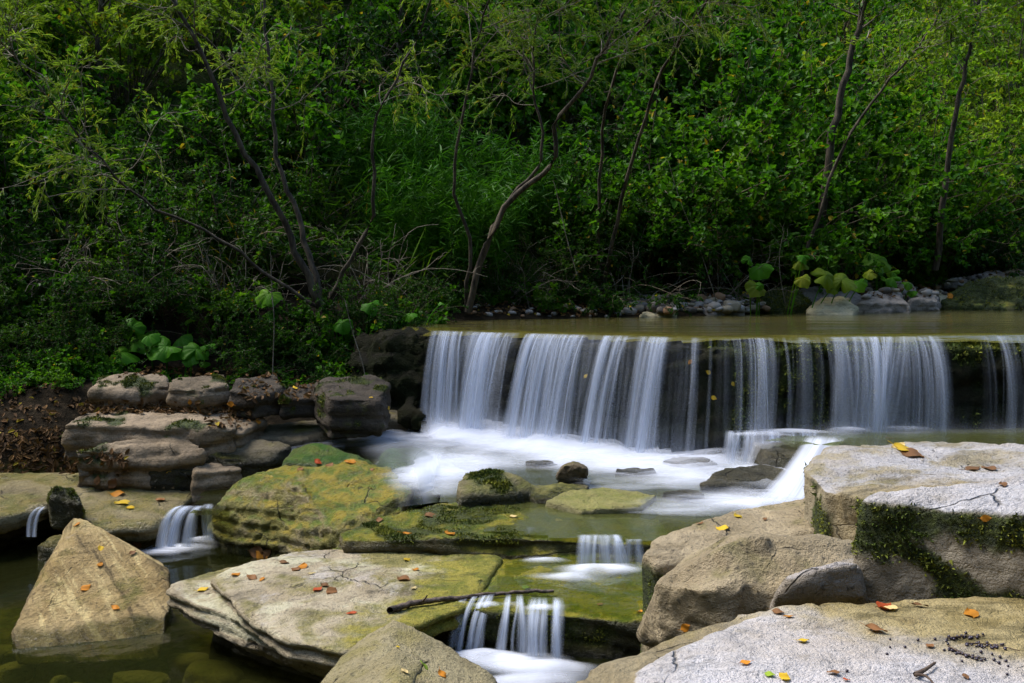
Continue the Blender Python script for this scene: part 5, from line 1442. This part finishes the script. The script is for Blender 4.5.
HOST = {
    'the broad flat whitish slab': [(884, 608, 20, 'red'), (890, 610, 16, 'pale'), (920, 607, 14, 'brown'), (971, 615, 24, 'orange'), (876, 631, 20, 'brown'), (778, 613, 16, 'brown'), (788, 618, 14, 'orange'), (803, 642, 14, 'yellow'), (745, 664, 12, 'orange'),
                          (784, 678, 16, 'yellow'), (833, 674, 12, 'brown'), (846, 681, 10, 'red'), (686, 627, 12, 'orange'), (770, 676, 10, 'green'), (930, 647, 14, 'brown'), (965, 678, 9, 'brown')],
    'the pale topped boulders': [(905, 450, 20, 'yellow'), (912, 455, 24, 'brown'), (898, 447, 16, 'pale'), (890, 439, 14, 'brown'), (830, 440, 11, 'yellow'), (972, 470, 16, 'brown'), (989, 469, 16, 'brown'), (1003, 486, 10, 'brown'), (986, 518, 9, 'orange')],
    'the flat topped tan boulder': [(723, 529, 16, 'yellow'), (738, 517, 10, 'yellow'), (700, 524, 8, 'brown'), (765, 520, 8, 'brown')],
    'the long mossy ledge': [(450, 534, 15, 'orange'), (406, 534, 10, 'orange'), (430, 516, 14, 'brown'), (513, 517, 8, 'pale'), (559, 521, 9, 'pale'), (380, 520, 9, 'brown')],
    'the pale layered slab': [(407, 560, 11, 'yellow'), (416, 570, 11, 'orange'), (404, 580, 16, 'brown'), (414, 589, 8, 'pale'), (262, 556, 18, 'orange'), (256, 551, 16, 'brown'), (268, 552, 14, 'brown'), (284, 563, 14, 'brown'), (303, 567, 12, 'orange'), (236, 575, 13, 'orange'),
                          (252, 578, 14, 'brown'), (262, 580, 10, 'orange'), (318, 590, 12, 'red'), (331, 592, 14, 'brown'), (325, 586, 9, 'brown'), (203, 590, 12, 'yellow'), (352, 614, 12, 'red'), (296, 570, 12, 'brown'), (312, 574, 8, 'pale')],
    'the wet green shelf': [(526, 588, 13, 'green'), (641, 612, 9, 'orange'), (600, 605, 8, 'brown')],
    'the tilted wedge slab': [(77, 525, 8, 'orange'), (101, 549, 10, 'yellow'), (100, 565, 10, 'orange'), (86, 588, 11, 'orange'), (115, 608, 10, 'orange'), (137, 545, 9, 'brown'), (133, 553, 10, 'brown'), (141, 550, 8, 'yellow')],
    'the flat olive slab': [(118, 494, 14, 'orange'), (110, 489, 12, 'brown'), (122, 503, 13, 'yellow'), (130, 508, 12, 'yellow'), (113, 483, 12, 'brown'), (160, 500, 10, 'brown'), (170, 474, 8, 'yellow'), (98, 480, 9, 'brown')],
    'the big green boulder': [(330, 466, 9, 'brown'), (350, 462, 10, 'orange'), (300, 470, 9, 'brown'), (318, 462, 8, 'red'), (372, 470, 8, 'brown')],
    'the smooth olive tan boulder': [(423, 666, 13, 'green'), (442, 675, 11, 'orange'), (404, 672, 8, 'pale'), (398, 648, 7, 'yellow')],
    'the face of the stone weir': [(708, 372, 7, 'yellow'), (733, 384, 7, 'yellow'), (714, 398, 7, 'yellow'), (690, 362, 7, 'orange'), (586, 376, 6, 'yellow'), (875, 392, 5, 'yellow'), (378, 349, 7, 'orange'), (371, 398, 6, 'yellow'), (388, 408, 6, 'yellow')],
    'the blocks of the upper ledge': [(209, 375, 8, 'orange'), (231, 404, 8, 'orange'), (190, 402, 7, 'orange'), (175, 405, 8, 'brown'), (265, 377, 7, 'brown'), (295, 388, 7, 'yellow'), (258, 422, 9, 'orange')],
    'the shingle of the far bank': [(747, 294, 9, 'yellow'), (690, 303, 7, 'orange'), (655, 308, 7, 'brown'), (950, 296, 7, 'orange'), (900, 290, 7, 'orange'), (600, 310, 7, 'yellow')],
}
for host, ls in HOST.items():
    for px, py, wpx, c in ls:
        fallen(px, py, wpx, c, host)

# leaf litter nobody could count
def litter(name, regions, cols, size, seed):
    g = np.random.default_rng(seed)
    pos, nr = [], []
    for (x0, y0, x1, y1, n) in regions:
        for k in range(n):
            h = cast(g.uniform(x0, x1), g.uniform(y0, y1))
            if h is None or h[1].z < .25: continue
            pos.append(h[0] + h[1] * g.uniform(.004, .02)); nr.append(h[1])
    pos = np.array(pos); nr = np.array(nr)
    d = rdir(g, len(pos))
    L = size * g.uniform(.5, 1.3, len(pos))
    o = obj(name, leaf_mesh(name, pos, d - nr * (d * nr).sum(1, keepdims=True) * .8, nr + g.normal(0, .35, nr.shape), L, L * .55, .3, .1), leaf_mat(name + '_brown', *cols, trans=.1, yellow=.04, rough=.7))
    return tag(o, kind='stuff')
litter('leaf_litter', [(0, 428, 60, 472, 300), (60, 455, 130, 475, 160), (72, 400, 250, 414, 620), (240, 376, 320, 400, 140), (90, 368, 300, 377, 160), (205, 415, 260, 428, 60),
                       (470, 298, 640, 316, 420), (640, 285, 760, 312, 320), (860, 268, 940, 298, 260), (940, 262, 1024, 276, 120), (0, 380, 60, 425, 120)], ((.045, .025, .012), (.20, .105, .04), (.09, .045, .018)), .055, 9)

# stick lying on the shelf
sp_ = []
for px, py in ((389, 614), (398, 610), (415, 607), (432, 604), (452, 602), (475, 600), (500, 597), (520, 595), (553, 596)):
    h = cast(px, py)
    sp_.append(np.array(h[0]) + np.array((0, 0, .018)))
sp_ = np.array(sp_); sp_[1:-1] = (sp_[:-2] + sp_[2:] + sp_[1:-1]) / 3
sp_[:, 2] = np.maximum(sp_[:, 2], np.linspace(sp_[0, 2], sp_[-1, 2] + .01, len(sp_)))
st = bezier_path(sp_, 40); st += np.random.default_rng(3).normal(0, .0022, st.shape)
root = obj('stick', tube_mesh('stick', [(st[None], [.017], [.008], 8), (bezier_path([st[12], st[12] + (.02, -.03, .03), st[12] + (.03, -.05, .05)], 5)[None], [.006], [.003], 5)]), simple_mat('wet_stick_bark', (.03, .02, .014), (.12, .085, .065), 30, .6, .8, 1))
tag(root, 'dark crooked stick lying across the pale slab and the green shelf', 'stick')

# dark berries and their stalks on the front slab
m_berry = simple_mat('dark_berry_skin', (.012, .008, .014), (.03, .018, .035), 20, .35, .1, spec=.5)
m_stalk = simple_mat('berry_stalk', (.05, .03, .02), (.10, .07, .045), 40, .8, .3)
bb = bmesh.new(); bmesh.ops.create_icosphere(bb, subdivisions=2, radius=1.0)
bme = bpy.data.meshes.new('berry'); bb.to_mesh(bme); bb.free()
bme.polygons.foreach_set('use_smooth', np.ones(len(bme.polygons), bool)); bme.materials.append(m_berry)
def berry(px, py, r, parent=None, org=None):
    h = cast(px, py, front_slab)
    if h is None: return
    o = bpy.data.objects.new('berry', bme); COL.objects.link(o)
    o.scale = (r, r, r * .9); p = h[0] + Vector((0, 0, r * .8))
    if parent is not None:
        o.parent = parent; o.location = p - org
    else:
        o.location = p
        tag(o, 'single dark berry scattered on the whitish slab', 'berry', 'loose dark berries on the whitish slab')
for px, py in ((890, 640), (890, 648), (887, 655), (962, 662), (994, 661), (999, 664), (1006, 662), (1008, 667), (1000, 658), (1007, 675), (981, 653), (948, 645), (847, 672), (918, 641), (935, 640), (905, 648), (992, 655)):
    berry(px, py, rp.uniform(.0028, .0042))
def sprig(path, n, label, spread=3.0):
    q = []
    for px, py in path:
        h = cast(px, py, front_slab); q.append(np.array(h[0]) + np.array((0, 0, .005)))
    org = Vector(q[0])
    root = empty('berry_sprig', org)
    obj('stalk', tube_mesh('stalk', [(bezier_path([p - np.array(org) for p in q], 12)[None], [.0022], [.0012], 5)]), m_stalk, root)
    for k in range(n):
        t = rp.uniform(0, .8) * (len(path) - 1); i = min(int(t), len(path) - 2); f = t - i
        berry(path[i][0] * (1 - f) + path[i + 1][0] * f + rp.gauss(0, spread), path[i][1] * (1 - f) + path[i + 1][1] * f + rp.gauss(0, 1.3), rp.uniform(.0028, .0042), root, org)
    tag(root, label, 'berries')
sprig([(947, 640), (965, 638), (985, 638)], 26, 'straight sprig of dark berries, rearmost on the whitish slab')
sprig([(948, 648), (962, 655), (975, 659), (986, 660)], 24, 'sprig of dark berries with a bare stalk end, nearest to the viewer')
sprig([(966, 645), (985, 646), (1000, 648), (1020, 653)], 30, 'thick purple black sprig of berries with a crushed clump')
q = [np.array(cast(px, py, front_slab)[0]) + np.array((0, 0, .01)) for px, py in ((915, 679), (925, 674), (935, 667))]
tag(obj('twig', tube_mesh('twig', [(bezier_path(q, 8)[None], [.006], [.003], 6), (bezier_path([q[0], q[0] + (.015, -.02, .006), q[0] + (.02, -.05, 0)], 5)[None], [.004], [.002], 5)]), m_stalk), 'small forked dry twig on the whitish slab', 'twig')

# thin dry stalks standing in front of the dark bank
def stalk(pl, d, label):
    p = [D(a, b, d) for a, b in pl]
    tag(obj('dry_stalk', tube_mesh('dry_stalk', [(bezier_path(p, 16)[None], [.006], [.003], 5)]), M['twig']), label, 'stalk')
stalk([(272, 398), (273, 360), (274, 320), (271, 285)], 8.55, 'thin pale stalk standing in front of the upper ledge blocks')
stalk([(366, 405), (364, 370), (352, 330), (345, 300)], 8.7, 'thin pale stalk leaning by the dark bank stone')
stalk([(716, 300), (700, 250), (680, 200), (668, 160)], 11.6, 'long bare cane leaning out of the thicket behind the main fall')
stalk([(577, 275), (566, 235), (556, 190), (553, 180)], 10.9, 'bare grey stalk with two yellow leaves near the curved willow')
